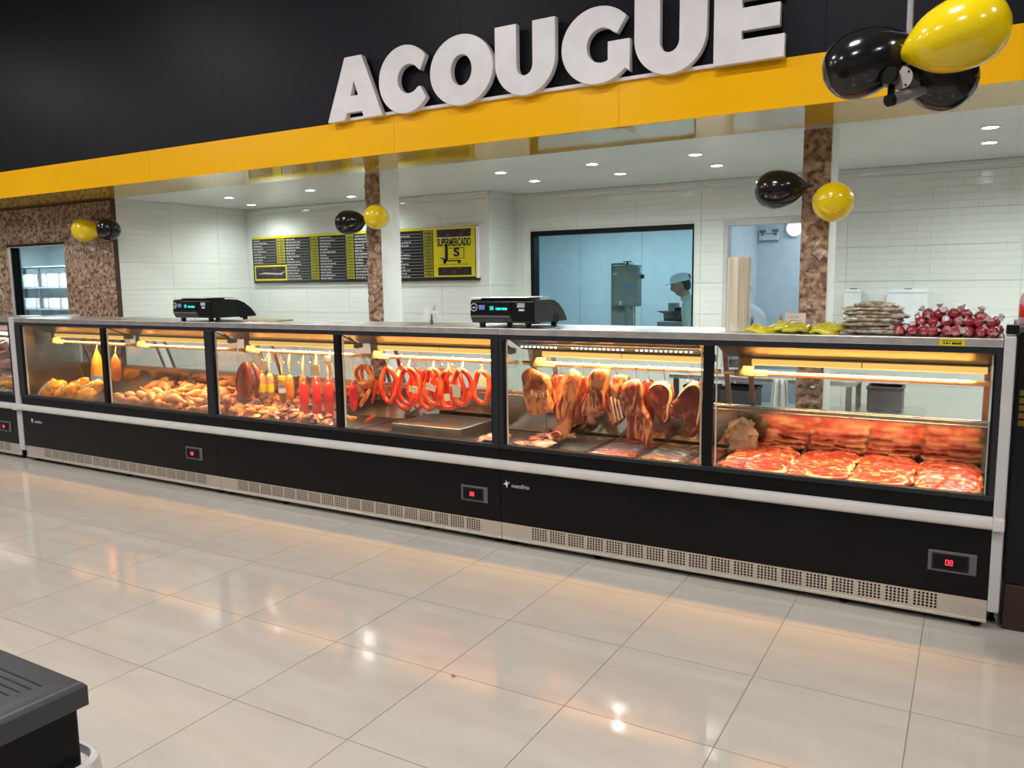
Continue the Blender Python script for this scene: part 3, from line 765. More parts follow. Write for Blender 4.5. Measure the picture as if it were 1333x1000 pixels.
    sub('controller_step', MB().box(c0 + .018, c1 - .034, FY - .012, FY - .008, zc - .040, zc + .040), M['black_plastic'], bz, bevel=.003)
    sub('controller_frame', MB().box(c0 + .03, c1 - .05, FY - .014, FY - .012, zc - .030, zc + .030).box(c0 + .045, c1 - .06, FY - .0155, FY - .014, zc - .020, zc + .018), M['gasket'], bz)
    dg = MB()
    for dx, segs in ((.0, 'abcdef'), (.018, 'abcdefg')):
        s = {'a': (0, .012, .024, .027), 'd': (0, .012, 0, .003), 'g': (0, .012, .012, .015), 'b': (.010, .013, .012, .027), 'c': (.010, .013, 0, .014), 'e': (-.001, .002, 0, .014), 'f': (-.001, .002, .012, .027)}
        for ch in segs:
            a_, b_, z_, w_ = s[ch]; dg.box(ctl - .028 + dx + a_, ctl - .028 + dx + b_, FY - .017, FY - .0155, zc - .014 + z_, zc - .014 + w_)
    sub('digits', dg, M['red_led'], bz)
    if logo is not None:
        lm = text_mesh('maker_logo', 'metalfrio', .036, .0006, M['grey_print'], .0006, 'LEFT')
        o = put('maker_logo', lm, t, (logo + .062 - ox, FY - .001 - 4.7, .405), FRONT)
        st = curve_mesh('logo_star', [[(0, .010), (.016, .014), (.022, .036), (.028, .018), (.050, .026), (.034, .008), (.030, -.016), (.020, .002)]], .0006, 0, M['white_print'])
        put('logo_star', st, t, (logo - ox, FY - .001 - 4.7, .402), FRONT)
    # end panels
    for side in ends:
        xa, xb = ((x0 - .085, x0) if side == 'L' else (x1, x1 + .048))
        P('end_panel', MB().box(xa, xb, FY - .010, 5.0, .100, 1.425), M['end_panel'], bevel=.006)
        P('end_cap', MB().box(xa, xb, FY - .052, FY - .010, .510, .572), M['bumper'], bevel=.006)
        P('end_lining', MB().box(xb + .001 if side == 'L' else xa - .006, xb + .006 if side == 'L' else xa - .001, FY + .05, 4.96, .60, 1.34), M['steel_dark'])
        P('end_glass', MB().box(xb + .012 if side == 'L' else xa - .018, xb + .018 if side == 'L' else xa - .012, FY + .05, 4.95, .64, 1.34), M['glass'])
        f = MB().lathe([(.018, 0), (.018, .012), (.010, .016), (.010, .11)], ((xa + xb) / 2, FY + .16, 0), 12)
        P('foot', f, M['black_plastic'])
    return t
counter('refrigerated counter at the left end of the black run, with orange packs and chicken legs', -8.150, -5.310, [(-8.055, -6.778), (-6.722, -5.385)], 'L', (-7.84, -5.47), -5.60, logo=-8.01, feet=(-8.05, -6.6, -5.36))
counter('middle refrigerated counter of the black run, hung with sausages', -5.310, -2.622, [(-5.300, -4.008), (-3.955, -2.668)], '', (-5.11, -2.77), -2.82, feet=(-5.25, -4.63, -3.26, -2.68))
counter('right-hand refrigerated counter of the black run, hung with beef over trays of steaks', -2.622, 0.108, [(-2.588, -1.302), (-1.246, 0.082)], 'R', (-2.40, -0.085), -0.05, logo=-2.60, feet=(-2.56, -1.96, -0.54, .06), led=(0,))
counter('white-lit refrigerated counter cut off by the left edge of the photo', -10.99, -8.238, [(-10.95, -9.66), (-9.61, -8.262)], '', (-10.8, -8.42), -8.47, lamp='lamp_white', energy=14, col=(1, .93, .95), feet=(-10.9, -9.5, -8.30))

# ------------------------------------------------------------------ trays in the counters
def tray(label, x0, x1, m='steel_dark', group='steel trays in the counter windows', y0=4.375, y1=4.945, z=DECK, inverted=False, ang=0, h=.018):
    t = thing('meat_tray', label, 'tray', ((x0 + x1) / 2, (y0 + y1) / 2, z - .010), group=group)
    w, d = (x1 - x0) / 2 - .004, (y1 - y0) / 2
    if inverted:
        obj('tray_body', MB().prism([(-w, 0), (-w, h * .3), (-w + .012, h), (w - .012, h), (w, h * .3), (w, 0)], -d, d, 'y'), M[m], t, bevel=.004)
        obj('rim', MB().box(-w - .004, w + .004, -d - .004, -d, 0, .006).box(-w - .004, w + .004, d, d + .004, 0, .006), M[m], t)
    else:
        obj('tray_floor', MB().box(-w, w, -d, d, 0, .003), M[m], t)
        obj('rim', MB().box(-w, -w + .004, -d, d, .003, h).box(w - .004, w, -d, d, .003, h).box(-w + .004, w - .004, -d, -d + .004, .003, h).box(-w + .004, w - .004, d - .004, d, .003, h), M['steel'], t)
    return t
# ---- window six: four trays of steaks
T6 = [(-1.235, -0.872), (-0.872, -0.545), (-0.545, -0.245), (-0.245, 0.055)]
def steak_mesh(seed, lx, ly, m):
    rnd = random.Random(seed); mb = MB()
    n = 18; b = 0; rings = [(0.0, .62), (.30, .66), (.62, .7), (.86, .8), (.97, .5), (1.0, .1), (.96, -.4), (.6, -.55), (0.0, -.55)]
    for a, h in rings:
        for i in range(n):
            th_ = 2 * PI * i / n; d = Vector((math.cos(th_), math.sin(th_), 0))
            k = a * (1 + .22 * noise.noise(d * 1.3 + Vector((seed * 3.7, 0, 1))))
            x = d.x * lx * k; y = d.y * ly * k
            z = h * .016 + .010 * noise.noise(Vector((x * 16, y * 16, seed))) - .15 * abs(x) ** 2 * 6 * .2
            mb.v.append((x, y, z))
    for r in range(len(rings) - 1):
        for i in range(n): mb.f.append((r * n + i, r * n + (i + 1) % n, (r + 1) * n + (i + 1) % n, (r + 1) * n + i)[::-1])
    me = mb.mesh('beef_steak', m, 70)
    if m is M['raw_red']:
        me.materials.append(M['fat_rim'])
        for p in me.polygons:
            r = p.index // n; i = p.index % n
            if r in (3, 4, 5) and ((i + seed * 5) % n) < 6: p.material_index = 1
    return me
steaks = [steak_mesh(k, .215, .115, M['raw_red']) for k in range(6)]
lab6 = ['at the left end', 'second from the left', 'third from the left', 'at the right end']
rs = random.Random(3)
for k, (a, b) in enumerate(T6):
    tray('steel tray of red steaks %s of the right-hand counter' % lab6[k], a, b, group='steak trays of the right-hand counter')
    c = (a + b) / 2; w = (b - a)
    n = 0
    for row in range(7):
        for cc in range(2):
            o = put('beef_steak', steaks[(row * 2 + cc + k) % 6], None, (c + (-.18 if cc == 0 else .18) * w + rs.uniform(-.012, .012), 4.90 - row * .077 + rs.uniform(-.01, .01), .662 + .004 * cc + rs.uniform(0, .006)), (rs.uniform(.10, .26), rs.uniform(-.06, .06), rs.uniform(-.35, .35)))
            o.scale = (w / .36 * .56, .72, .9)
            tag(o, 'raw red steak, %s row from the back, %s half of the %s steak tray' % (ORD[row], ('left', 'right')[cc], ('leftmost', 'second', 'third', 'rightmost')[k]), 'steak', 'steaks in the %s tray' % ORD[k])
# crumpled clear bag at the left of window six
bag = MB()
bag.blob((0, 0, .085), (.10, .07, .115), .5, 3.2, 4, 18, 12)
o = obj('plastic_bag', bag, M['clear_bag'], smooth=30); o.location = (-1.215, 4.86, .655)
tag(o, 'crumpled clear plastic bag behind the steaks beside the black mullion', 'bag')

# ---- window five: ground meat trays, hanging beef
for k, (a, b, m) in enumerate([(-2.07, -1.745, 'ground'), (-1.745, -1.43, 'ground_grey'), (-1.43, -1.10 - .19, 'ground')]):
    lab = ['dark red ground beef', 'grey brown liver pieces', 'red ground beef next to the black mullion'][k]
    tray('steel tray holding ' + lab, a, b)
    c = (a + b) / 2; w = (b - a) / 2 - .012
    def hf(u, v, s=k, w=w):
        ed = min(u, 1 - u, v, 1 - v); k_ = min(1, ed * 9)
        x = (u * 2 - 1) * w; y = (v * 2 - 1) * .272
        return (x, y, k_ * (.022 + .010 * noise.noise(Vector((x * 26, y * 26, s * 4))) + .006 * noise.noise(Vector((x * 70, y * 70, s)))))
    o = obj('meat_layer', MB().grid(hf, 22, 34), M[m], None, smooth=60); o.location = (c, 4.66, .636)
    tag(o, lab + ' heaped flat in its steel tray', 'meat'); o['kind'] = 'stuff'
tray('empty dark steel tray under the hanging beef, beside the ground beef', -2.36, -2.08)
# small offcuts by the left mullion of window five
for k in range(9):
    o = obj('meat_piece', MB().blob((0, 0, 0), (.085, .06, .022), .5, 2.2, k + 30, 12, 8), M['pink_meat'] if k % 2 else M['beef_rib'], smooth=60)
    o.location = (-2.50 + .09 * (k % 2) + .01 * k % .03, 4.45 + .11 * (k // 2), .655 + .012 * (k % 3)); o.rotation_euler = (0, .1, k)
    tag(o, 'raw meat piece, %s row from the glass, %s column, left end of the beef window' % (ORD[k // 2], ('left', 'right')[k % 2]), 'meat', 'meat pieces beside the third mullion')
o = obj('price_rail', MB().box(-2.402, -2.372, 4.38, 4.93, .640, .664), M['lamp_cream'], bevel=.004)
tag(o, 'yellowish divider strip between meat pieces and the empty tray', 'divider')
# hanging cuts: outlines in the zoomed view, each at its own depth
def cut_pts(l, Y, o=(640, 420), s=4.545):
    r = []
    for a, b in l:
        p = at(o[0] + a / s, o[1] + b / s, Y); r.append((p.x, p.z))
    return r
HOOKS = []
def hook(x, y, ztop, zbot, label):
    """S hook over the rail"""
    pts = [(x, y + .0195 * math.cos(a), RAIL_Z + (.0195) * math.sin(a)) for a in [math.radians(q) for q in range(-30, 200, 30)]]
    pts += [(x, y - .014, RAIL_Z - .02), (x, y - .004, (RAIL_Z + zbot) / 2), (x, y + .004, zbot + .012), (x, y - .004, zbot), (x, y - .014, zbot + .010)]
    o = obj('meat_hook', MB().tube(pts, .0028, 6), M['chrome'], smooth=60)
    tag(o, label, 'hook', 'steel hooks on the hanging rails'); return o
CUTS = [
 ('broad slab of orange fat over pink flesh hanging first from the left', [(185, 300), (235, 268), (330, 310), (352, 370), (345, 440), (362, 515), (240, 550), (205, 470), (192, 380)], 4.60, .07, 'beef_fat', 265),
 ('short rib strip hanging behind the broad fat slab', [(358, 312), (450, 308), (445, 420), (405, 500), (420, 640), (380, 550), (360, 470)], 4.66, .05, 'beef_rib', 412),
 ('long pale strip of flank with its end curled up at the bottom', [(470, 275), (530, 310), (512, 420), (470, 540), (462, 640), (430, 690), (362, 672), (410, 620), (422, 500), (446, 370)], 4.60, .055, 'beef_fat', 490),
 ('narrow curved strip of meat hanging right of the long pale flank', [(515, 335), (582, 318), (572, 430), (515, 500), (520, 575), (490, 570), (474, 530), (488, 470), (522, 420)], 4.655, .05, 'beef_rib', 545),
 ('thick bright orange fatty block hanging in the middle', [(590, 300), (625, 275), (697, 283), (688, 350), (672, 440), (662, 522), (540, 548), (556, 470), (592, 400)], 4.60, .085, 'beef_fat', 640),
 ('curved rack of ribs with bones showing, hanging right of the orange block', [(738, 310), (812, 318), (806, 370), (752, 400), (762, 480), (792, 560), (728, 616), (688, 560), (668, 490), (685, 390)], 4.62, .06, 'beef_rib', 738),
 ('longest flank piece hanging down to the ground beef', [(792, 350), (868, 335), (905, 390), (898, 480), (945, 570), (955, 660), (935, 742), (880, 690), (800, 692), (808, 600), (775, 480), (768, 385)], 4.60, .06, 'beef_rib', 860),
 ('dark narrow cut hanging behind the longest flank', [(878, 365), (930, 335), (962, 360), (952, 440), (962, 520), (950, 590), (905, 580), (882, 490)], 4.675, .05, 'beef_dark', 930),
 ('large round dark red steak with a pale fat rim', [(930, 385), (980, 342), (1062, 362), (1078, 440), (1050, 500), (1055, 582), (1015, 602), (968, 540), (938, 460)], 4.62, .06, 'beef_dark', 1025),
 ('large dark leg cut hanging last beside the black mullion', [(1100, 440), (1148, 378), (1200, 342), (1256, 368), (1258, 450), (1236, 560), (1222, 640), (1190, 678), (1148, 662), (1150, 585), (1062, 545), (1080, 470)], 4.60, .075, 'beef_dark', 1165),
 ('small dark scrap of meat hanging below the orange block', [(500, 545), (560, 540), (558, 575), (535, 602), (505, 590)], 4.68, .04, 'beef_dark', None),
]
for k, (lab, pts, Y, th_, m, hx) in enumerate(CUTS):
    P_ = cut_pts(pts, Y)
    mb = MB().slab(P_, Y, th_, seed=k, rough=.22)
    top = max(p[1] for p in P_)
    cx = sum(p[0] for p in P_) / len(P_)
    mb.v = [(v[0] - cx, v[1] - Y, v[2] - top) for v in mb.v]
    o = obj('hanging_beef', mb, M[m], smooth=50); o.location = (cx, Y, top)
    tag(o, lab, 'meat', 'beef cuts hanging on the rail')
    if m == 'beef_dark' and k in (8, 9):         # strip of fat along the rim
        Q = P_ + [P_[0]]
        mx_ = sum(p[0] for p in P_) / len(P_); mz_ = sum(p[1] for p in P_) / len(P_)
        Q2 = []
        for i_ in range(6):
            for q_ in range(4): Q2.append((Q[i_][0] + (Q[i_ + 1][0] - Q[i_][0]) * q_ / 4, Q[i_][1] + (Q[i_ + 1][1] - Q[i_][1]) * q_ / 4))
        Q2 = [tuple((Q2[max(0, i_ - 2)][c_] + Q2[max(0, i_ - 1)][c_] + Q2[i_][c_] + Q2[min(23, i_ + 1)][c_] + Q2[min(23, i_ + 2)][c_]) / 5 for c_ in (0, 1)) for i_ in range(24)]
        rim = [((mx_ + (p[0] - mx_) * .92) - cx, -th_ * .44, (mz_ + (p[1] - mz_) * .92) - top) for p in Q2]
        obj('fat_strip', MB().tube(rim, [.003 + .007 * math.sin(PI * i_ / 23) for i_ in range(24)], 6), M['fat_rim'], o, smooth=60)
    if k == 5:
        for q in range(3):
            a = cut_pts([(705 + q * 22, 440 + q * 8), (735 + q * 20, 590 - q * 12)], Y - .03)
            obj('rib_bone', MB().tube([(a[0][0] - cx, -.032, a[0][1] - top), (a[1][0] - cx, -.030, a[1][1] - top)], .008, 8), M['fat_rim'], o, smooth=60)
    if k == 2:
        c_ = cut_pts([(400, 665)], Y)[0]
        obj('curled_end', MB().tube([(c_[0] - cx + .035 * math.cos(a), -.03 + .012 * math.sin(a * 2), c_[1] - top + .022 * math.sin(a)) for a in [q * .5 for q in range(12)]], .012, 8), M['beef_rib'], o, smooth=60)
    if k in (4, 0):
        for q in range(5):
            a = cut_pts([((585 if k == 4 else 235) + q * (17 if k == 4 else 22), (400 if k == 4 else 400) + (q % 2) * 14)], Y - .036)[0]
            obj('fat_fold', MB().tube([(a[0] - cx, -th_ * .47, a[1] - top), (a[0] - cx + .01, -th_ * .47, a[1] - top - (.10 if k == 4 else .035))], [.010, .007], 8), M['fat_rim'] if k == 0 else M['beef_rib'], o, smooth=60)
    if hx:
        hp = cut_pts([(hx, 285)], RAIL_Y)[0]
        hook(hp[0], RAIL_Y, 0, top - .012 if k not in (9,) else top - .012, '%s steel hook from the left holding beef' % ORD[min(k, 9)])

# ---- window four: sausages
def rod(x, y, ztop, zbot, r, label, m, loopz=RAIL_Z, hookit=True, labels=()):
    t = thing('hanging_sausage', label, 'sausage', (x, y, ztop), group='sausages hanging on the rail')
    L = ztop - zbot
    prof = [(.004, -L - .018), (.007, -L - .008), (r * .6, -L), (r * .95, -L + .025), (r, -L * .5), (r * .95, -.025), (r * .55, -.004), (.006, .008), (.010, .018)]
    obj('casing', MB().lathe(prof, n=14), M[m], t, smooth=50)
    if loopz: obj('twine', MB().tube([(0, 0, .015), (-.010, 0, (loopz - ztop) * .6), (0, RAIL_Y - y, loopz - ztop + .013), (.010, 0, (loopz - ztop) * .6), (0, 0, .016)], .0022, 5), M['cream_tag'], t)
    for (z0, z1, m2) in labels:
        obj('label_band', MB().lathe([(r + .0008, -z1), (r + .0014, -z1), (r + .0014, -z0), (r + .0008, -z0)], n=14), M[m2], t, smooth=50)
    return t
def pxx(px, py, Y=RAIL_Y): return at(px, py, Y)
def tagcard(par, x, y, z, w, h, rz=0, tilt=0):
    """card with rows of faded print"""
    o = obj('price_tag', MB().box(-w / 2, w / 2, -.0008, .0008, -h / 2, h / 2), M['cream_tag'], par)
    o.location = (x, y, z); o.rotation_euler = (0, tilt, rz)
    return o
# long red sausages around the mullion between windows three and four
for k, (px, dy) in enumerate([(397.5, -.02), (408, .035), (415, -.025), (424, .035), (431, -.03)]):
    a = pxx(px, 505); top = pxx(px, 497 if k % 2 == 0 else 492); bot = pxx(px, 548 if k % 2 == 0 else 540)
    rod(a.x, RAIL_Y + dy, top.z, bot.z, .035, '%s long red sausage from the left, left of the black mullion' % ORD[k], 'sausage_red')
for k, (px, dy) in enumerate([(449.5, -.03), (456.5, .025), (462, -.02)]):
    a = pxx(px, 505); top = pxx(px, 500); bot = pxx(px, 533)
    rod(a.x, RAIL_Y + dy, top.z, bot.z, .032, '%s long red sausage from the left, right of the black mullion' % ORD[k], 'sausage_red')
def ring(label, cx, cz, hw, hh, r, m='sausage_ring', y=RAIL_Y, yaw=0.0, top=None, cards=(), hk=True, tilt=0.0):
    c = pxx(cx, cz, y)
    sc = (pxx(cx, cz - 10, y) - pxx(cx, cz + 10, y)).length / 20
    sx = (pxx(cx - 10, cz, y) - pxx(cx + 10, cz, y)).length / 20
    W, H = hw * sx, hh * sc
    t = thing('ring_sausage', label, 'sausage', c, yaw, 'ring sausages hanging on the rail')
    pts = []; n = 30
    for i in range(n):
        a = 2 * PI * i / n
        pts.append((W * math.sin(a) * (1 - .12 * math.cos(a)), .012 * math.sin(a * 3 + cx), H * math.cos(a)))
    obj('casing', MB().tube(pts[1:], [r * .75] + [r] * (n - 3) + [r * .75], 12), M[m], t, smooth=60)
    obj('twine', MB().tube([pts[1], (0, 0, H + .02), (0, RAIL_Y - y, RAIL_Z - c.z + .013), (.012, 0, H + .02), pts[-1]], .0024, 5), M['cream_tag'], t)
    for (dx, dz, w, h, ti) in cards: tagcard(t, dx * sx, -r - .004, -dz * sc, w, h, 0, ti)
    return t
ring('dark red ring at the back between the second and third rings', 544, 506, 11, 25, .018, y=4.69)
ring('dark red ring at the back of the tagged cluster', 592, 505, 12, 24, .018, y=4.70)
ring('orange ring bundle hanging left of the red rings', 473, 488, 9, 12, .017, 'sausage_orange', cards=[(10, 2, .035, .032, .1)])
ring('second orange ring behind the first orange bundle', 478, 490, 8, 13, .016, 'sausage_orange', y=4.67)
ring('first open red ring from the left with the hook showing', 506, 501, 9.5, 23, .0185)
ring('tall red ring with a tilted cream tag at its top', 526, 505, 13, 27, .0185, y=4.67, cards=[(-2, -18, .07, .055, .5)])
ring('front red ring with a wide open eye', 532, 503, 12.5, 24, .018, y=4.585, cards=[(8, 3, .075, .045, .12)])
ring('red ring to the right of the widest open ring', 557, 508, 11, 25, .0185, y=4.66)
ring('orange red ring with pale tags in the middle of the cluster', 564, 503, 10, 23, .0185, y=4.60, cards=[(-1, 1, .085, .045, .2)])
ring('orange red ring hidden behind the tagged rings', 574, 506, 10, 25, .0185, y=4.67)
ring('deep orange ring behind the large cream tag', 584, 507, 10.5, 24, .0185, y=4.62, cards=[(0, 10, .05, .05, -.1)])
ring('bright red ring with the large cream square tag', 601, 504, 12, 23, .0185, y=4.585, cards=[(-6.5, 5, .092, .085, .06)])
ring('red ring hanging alone at the right end of its window', 627, 504, 10, 21, .0185, cards=[(4, -8, .05, .06, .2)])
for k, px in enumerate((484, 505.5, 524, 538.5, 566, 577, 590, 603, 627)):
    h = pxx(px, 466); z = pxx(px, 476).z
    hook(h.x, RAIL_Y, 0, z, '%s bare steel hook from the left above the ring sausages' % ORD[k])
def link(label, pl, r, m, y):
    P_ = [pxx(a, b, y) for a, b in pl]
    c = P_[0]; n = len(P_)
    pts = [tuple(p - c) for p in P_]
    # smooth resample
    Q = []
    for i in range(n - 1):
        for q in range(5): Q.append(tuple(Vector(pts[i]).lerp(Vector(pts[i + 1]), q / 5)))
    Q.append(pts[-1]); L = len(Q)
    rr = [r * max(.35, min(1, 6 * min(i, L - 1 - i) / L + .3)) for i in range(L)]
    o = obj('sausage_link', MB().tube(Q, rr, 10), M[m], smooth=60); o.location = c
    tag(o, label, 'sausage', 'loose sausage links'); return o
link('orange sausage link slanting below the orange bundle', [(481, 507), (477, 517), (472, 523), (469, 530)], .016, 'sausage_orange', 4.60)
link('thin pink sausage link hanging right of the slanting link', [(490, 495), (488, 505), (487, 515), (484, 525)], .012, 'sausage_ring', 4.66)
link('sausage link lying on the deck nearest the black mullion', [(450, 540), (456, 545), (464, 544)], .014, 'sausage_orange', 4.55)
link('sausage link lying on the deck under the slanting link', [(475, 549), (482, 545), (488, 540)], .014, 'sausage_ring', 4.60)
tray('empty dark steel tray at the left of the ring sausage window', -3.92, -3.62)
tray('large upturned dark steel tray below the red rings', -3.60, -2.985, inverted=True, h=.085, y0=4.44, y1=4.93)
tray('flat dark steel tray in front of the upturned tray', -3.30, -2.86, y0=4.372, y1=4.432, h=.012)
for k in range(5):
    o = obj('meat_packet', MB().blob((0, 0, 0), (.065, .06, .03), .5, 2.4, k + 3, 12, 8), M['pink_meat'], smooth=60)
    o.location = (-2.77 + .055 * (k % 2), 4.41 + .09 * (k // 2), .665 + .02 * (k % 2)); o.rotation_euler = (0, 0, k)
    tag(o, 'pink wrapped meat packet, %s row, %s side, corner of the ring sausage window' % (ORD[k // 2], ('left', 'right')[k % 2]), 'meat', 'pink packets in the corner')

# ---- window three: smoked bundle, packed salami, heap
for k, (px, w, dy) in enumerate([(315, .026, .0), (320.5, .029, -.035), (327, .029, -.04), (333, .027, .0)]):
    top = pxx(324 + (px - 324) * .45, 471); bot = pxx(px, 518); mid = pxx(px + (px - 324) * .55, 495)
    P_ = [top, top.lerp(mid, .5) + Vector(((px - 324) * .0016, 0, .008)), mid, mid.lerp(bot, .5) + Vector(((px - 324) * .0014, 0, 0)), bot]
    pts = [Vector((p.x, RAIL_Y + dy, p.z)) for p in P_]
    Q = []
    for i in range(4):
        for q in range(4): Q.append(pts[i].lerp(pts[i + 1], q / 4))
    Q.append(pts[-1]); c = Q[0]
    rr = [w * s for s in (.4, .7, .85, .95)] + [w] * 9 + [w * s for s in (.95, .85, .7, .4)]
    o = obj('smoked_sausage', MB().tube([tuple(p - c) for p in Q], rr, 12), M['sausage_dark'], smooth=60); o.location = c
    tag(o, '%s long dark smoked sausage from the left in the brown bundle' % ORD[k], 'sausage', 'dark smoked sausage bundle')
PK = [(339, 487, 519, .030, 'salami', [(.085, .15, 'yel_label')], 'pale salami with a yellow band nearest the smoked bundle'),
      (353.5, 486, 519, .030, 'salami', [(.085, .15, 'yel_label')], 'pale salami with a yellow band, second from the smoked bundle'),
      (365, 490, 524, .030, 'olive_pack', [(.095, .135, 'white_print'), (.082, .098, 'blue_label'), (.0, .03, 'yel_label')], 'olive sausage with a blue and white band'),
      (379, 488, 519, .030, 'sausage_orange', [(.075, .16, 'org_label')], 'orange sausage with a bright orange band'),
      (392, 489, 512, .027, 'sausage_orange', [], 'plain short orange sausage before the red ones')]
for k, (px, y0, y1, r, m, lb, lab) in enumerate(PK):
    top = pxx(px, y0); bot = pxx(px, y1)
    rod(top.x, RAIL_Y + (-.02 if k % 2 else .015), top.z, bot.z, r, lab, m, labels=lb)
for k, (px, py, w, h, ti) in enumerate([(343, 476, .07, .085, .35), (410, 482, .09, .085, -.05), (424.5, 469, .05, .06, .5), (430, 480, .035, .12, -.1)]):
    p = pxx(px, py, 4.575)
    o = obj('price_tag', MB().box(-w / 2, w / 2, -.001, .001, -h / 2, h / 2), M['cream_tag']); o.location = p; o.rotation_euler = (0, ti, .1)
    obj('tag_string', MB().tube([(0, 0, h / 2), (0, .03, RAIL_Z - p.z + .01)], .0015, 5), M['cream_tag'], o)
    tag(o, '%s cream price tag from the left on the labelled sausage rail' % ORD[k], 'tag', 'loose cream price tags')
for k, px in enumerate((330, 355, 371, 390, 405, 431)):
    h = pxx(px, 464); z = pxx(px, 473).z
    hook(h.x, RAIL_Y, 0, z, '%s bare steel hook from the left above the labelled sausages' % ORD[k])
rs = random.Random(5)
om = [MB().blob((0, 0, 0), (.05, .028, .022), .7, 2.0, k, 10, 7).mesh('meat_piece', M['offal'], 60) for k in range(5)]
oc = [MB().blob((0, 0, 0), (.048, .030, .024), .7, 2.0, k + 9, 10, 7).mesh('meat_piece', M['chicken'], 60) for k in range(5)]
for i in range(13):
    for j in range(6):
        for l in range(2):
            if l and rs.random() < .35: continue
            x = -5.24 + i * .097 + rs.uniform(-.03, .03); y = 4.43 + j * .092 + rs.uniform(-.02, .02)
            if x > -4.12 - .07 * j: continue
            chick = x < -4.86 + rs.uniform(-.08, .08)
            z = .657 + l * .035 + .05 * (j / 5) * (1 - .45 * max(0, (x + 4.7) / .7)) + rs.uniform(0, .012)
            o = put('meat_piece', (oc if chick else om)[(i + j + l) % 5], None, (x, y, z), (rs.uniform(-.5, .5), rs.uniform(-.5, .5), rs.uniform(0, 6.2)))
            if chick: tag(o, 'small raw chicken piece, third window, %s column, %s row, %s layer' % (ORD[min(i, 11)], ORD[j], ('lower', 'upper')[l]), 'chicken', 'chicken pieces of the third window')
            else: tag(o, 'dark red offal piece, third window, %s column, %s row, %s layer' % ((ORD + ['thirteenth'])[i], ORD[j], ('lower', 'upper')[l]), 'meat', 'offal pieces of the third window')

# ---- window two: heap of chicken legs
leg_prof = [(.002, -.085), (.012, -.083), (.015, -.072), (.0105, -.055), (.012, -.03), (.024, .0), (.036, .030), (.042, .055), (.038, .082), (.022, .100), (.003, .106)]
def leg_mesh(seed):
    mb = MB(); mb.lathe(leg_prof, n=12, axis='x')
    mb.v = [tuple(Vector(v) * (1 + .22 * noise.noise(Vector(v) * 22 + Vector((seed * 5, 0, 0)))) + Vector((0, .35 * (v[0] - .01) ** 2 * 8, 0))) for v in mb.v]
    return mb.mesh('chicken_leg', M['chicken'], 60)
lm_ = [leg_mesh(k) for k in range(5)]
rs = random.Random(11)
for i in range(9):
    for j in range(4):
        for l in range(2):
            x = -6.64 + i * .145 + rs.uniform(-.03, .03); y = 4.45 + j * .125 + rs.uniform(-.025, .025)
            z = .675 + l * .058 + .055 * j / 3 + rs.uniform(0, .012)
            if l and (i in (0,) and j < 2): continue
            yaw_ = rs.choice([.5, .9, 2.4, 3.5, -.6, 0.2]) + rs.uniform(-.3, .3)
            if x > -5.46: yaw_ = 1.6
            o = put('chicken_leg', lm_[(i * 3 + j + l) % 5], None, (x, y, z), (rs.uniform(-.4, .4), rs.uniform(-.45, .35), yaw_))
            s_ = rs.uniform(.85, 1.1); o.scale = (s_, s_, s_)
            tag(o, 'raw chicken leg, second window, %s from the left in the %s row, %s layer' % (ORD[i], ('front', 'second', 'third', 'rear')[j], ('lower', 'upper')[l]), 'chicken', 'chicken legs heaped in the second window')
# ---- window one: orange bagged chickens, hanging bag and its reflection as a solid shape
rs = random.Random(2)
bm_ = [MB().blob((0, 0, 0), (.13, .075, .06), .35, 1.6, k + 50, 16, 10).mesh('bagged_chicken', M['chicken_orange'], 60) for k in range(4)]
BG = [(52, 512, 4.62, .2, 0), (66, 508, 4.52, .9, 1), (78, 511, 4.58, .7, 2), (93, 513, 4.47, .8, 3), (106, 506, 4.55, .9, 0), (122, 505, 4.52, .5, 1), (70, 503, 4.80, .2, 2), (98, 503, 4.80, .3, 3), (85, 516, 4.44, .4, 1), (113, 516, 4.46, .3, 2)]
names = ['leftmost darker bagged orange chicken', 'tilted bagged orange chicken second from the left', 'bagged orange chicken behind the pale strips', 'middle bagged orange chicken at the glass', 'upright bright bagged orange chicken', 'bagged orange chicken below the hanging bag', 'rear bagged chicken on the left side', 'rear bagged chicken on the right side', 'low bagged chicken along the glass on the left', 'low bagged chicken along the glass on the right']
for k, (px, py, Y, ti, mi) in enumerate(BG):
    p = at(px, py, Y)
    o = put('bagged_chicken', bm_[mi], None, (p.x, Y, max(.70, p.z)), (.3, -ti, rs.uniform(-.4, .4)))
    tag(o, names[k] + ' in the first window', 'chicken', 'bagged orange chickens')
    if k in (1, 3, 4, 5):
        obj('pack_clip', MB().tube([(-.12, -.045, .05), (-.02, -.08, .055), (.10, -.07, .035)], .009, 6), M['pink_card'], o, smooth=60)
        obj('pack_label', MB().blob((.03, -.066, .0), (.032, .012, .026), .1, 1, k, 10, 6), M['olive_pack'], o, smooth=60)
p = at(127.5, 481, 4.60)
t = thing('hanging_bag', 'orange chicken bag with a dark blue label hanging beside the first black mullion', 'bag', (p.x, 4.60, p.z))
obj('bag_body', MB().lathe([(.004, .20), (.012, .18), (.05, .09), (.062, .0), (.064, -.09), (.05, -.14), (.02, -.155)], n=16), M['chicken_orange'], t, smooth=50)
obj('bag_label', MB().lathe([(.0655, -.10), (.067, -.10), (.067, -.055), (.0655, -.055)], n=16), M['blue_label'], t, smooth=50)
obj('bag_tie', MB().tube([(0, 0, .19), (0, .02, RAIL_Z - p.z + .012)], .004, 6), M['cream_tag'], t)
p = at(151, 479, 4.60)
t = thing('hanging_sausage', 'thick orange sausage hanging just right of the first black mullion', 'sausage', (p.x, 4.60, p.z))
obj('casing', MB().lathe([(.006, .13), (.02, .11), (.042, .06), (.046, -.03), (.042, -.09), (.018, -.12)], n=16), M['sausage_orange'], t, smooth=50)
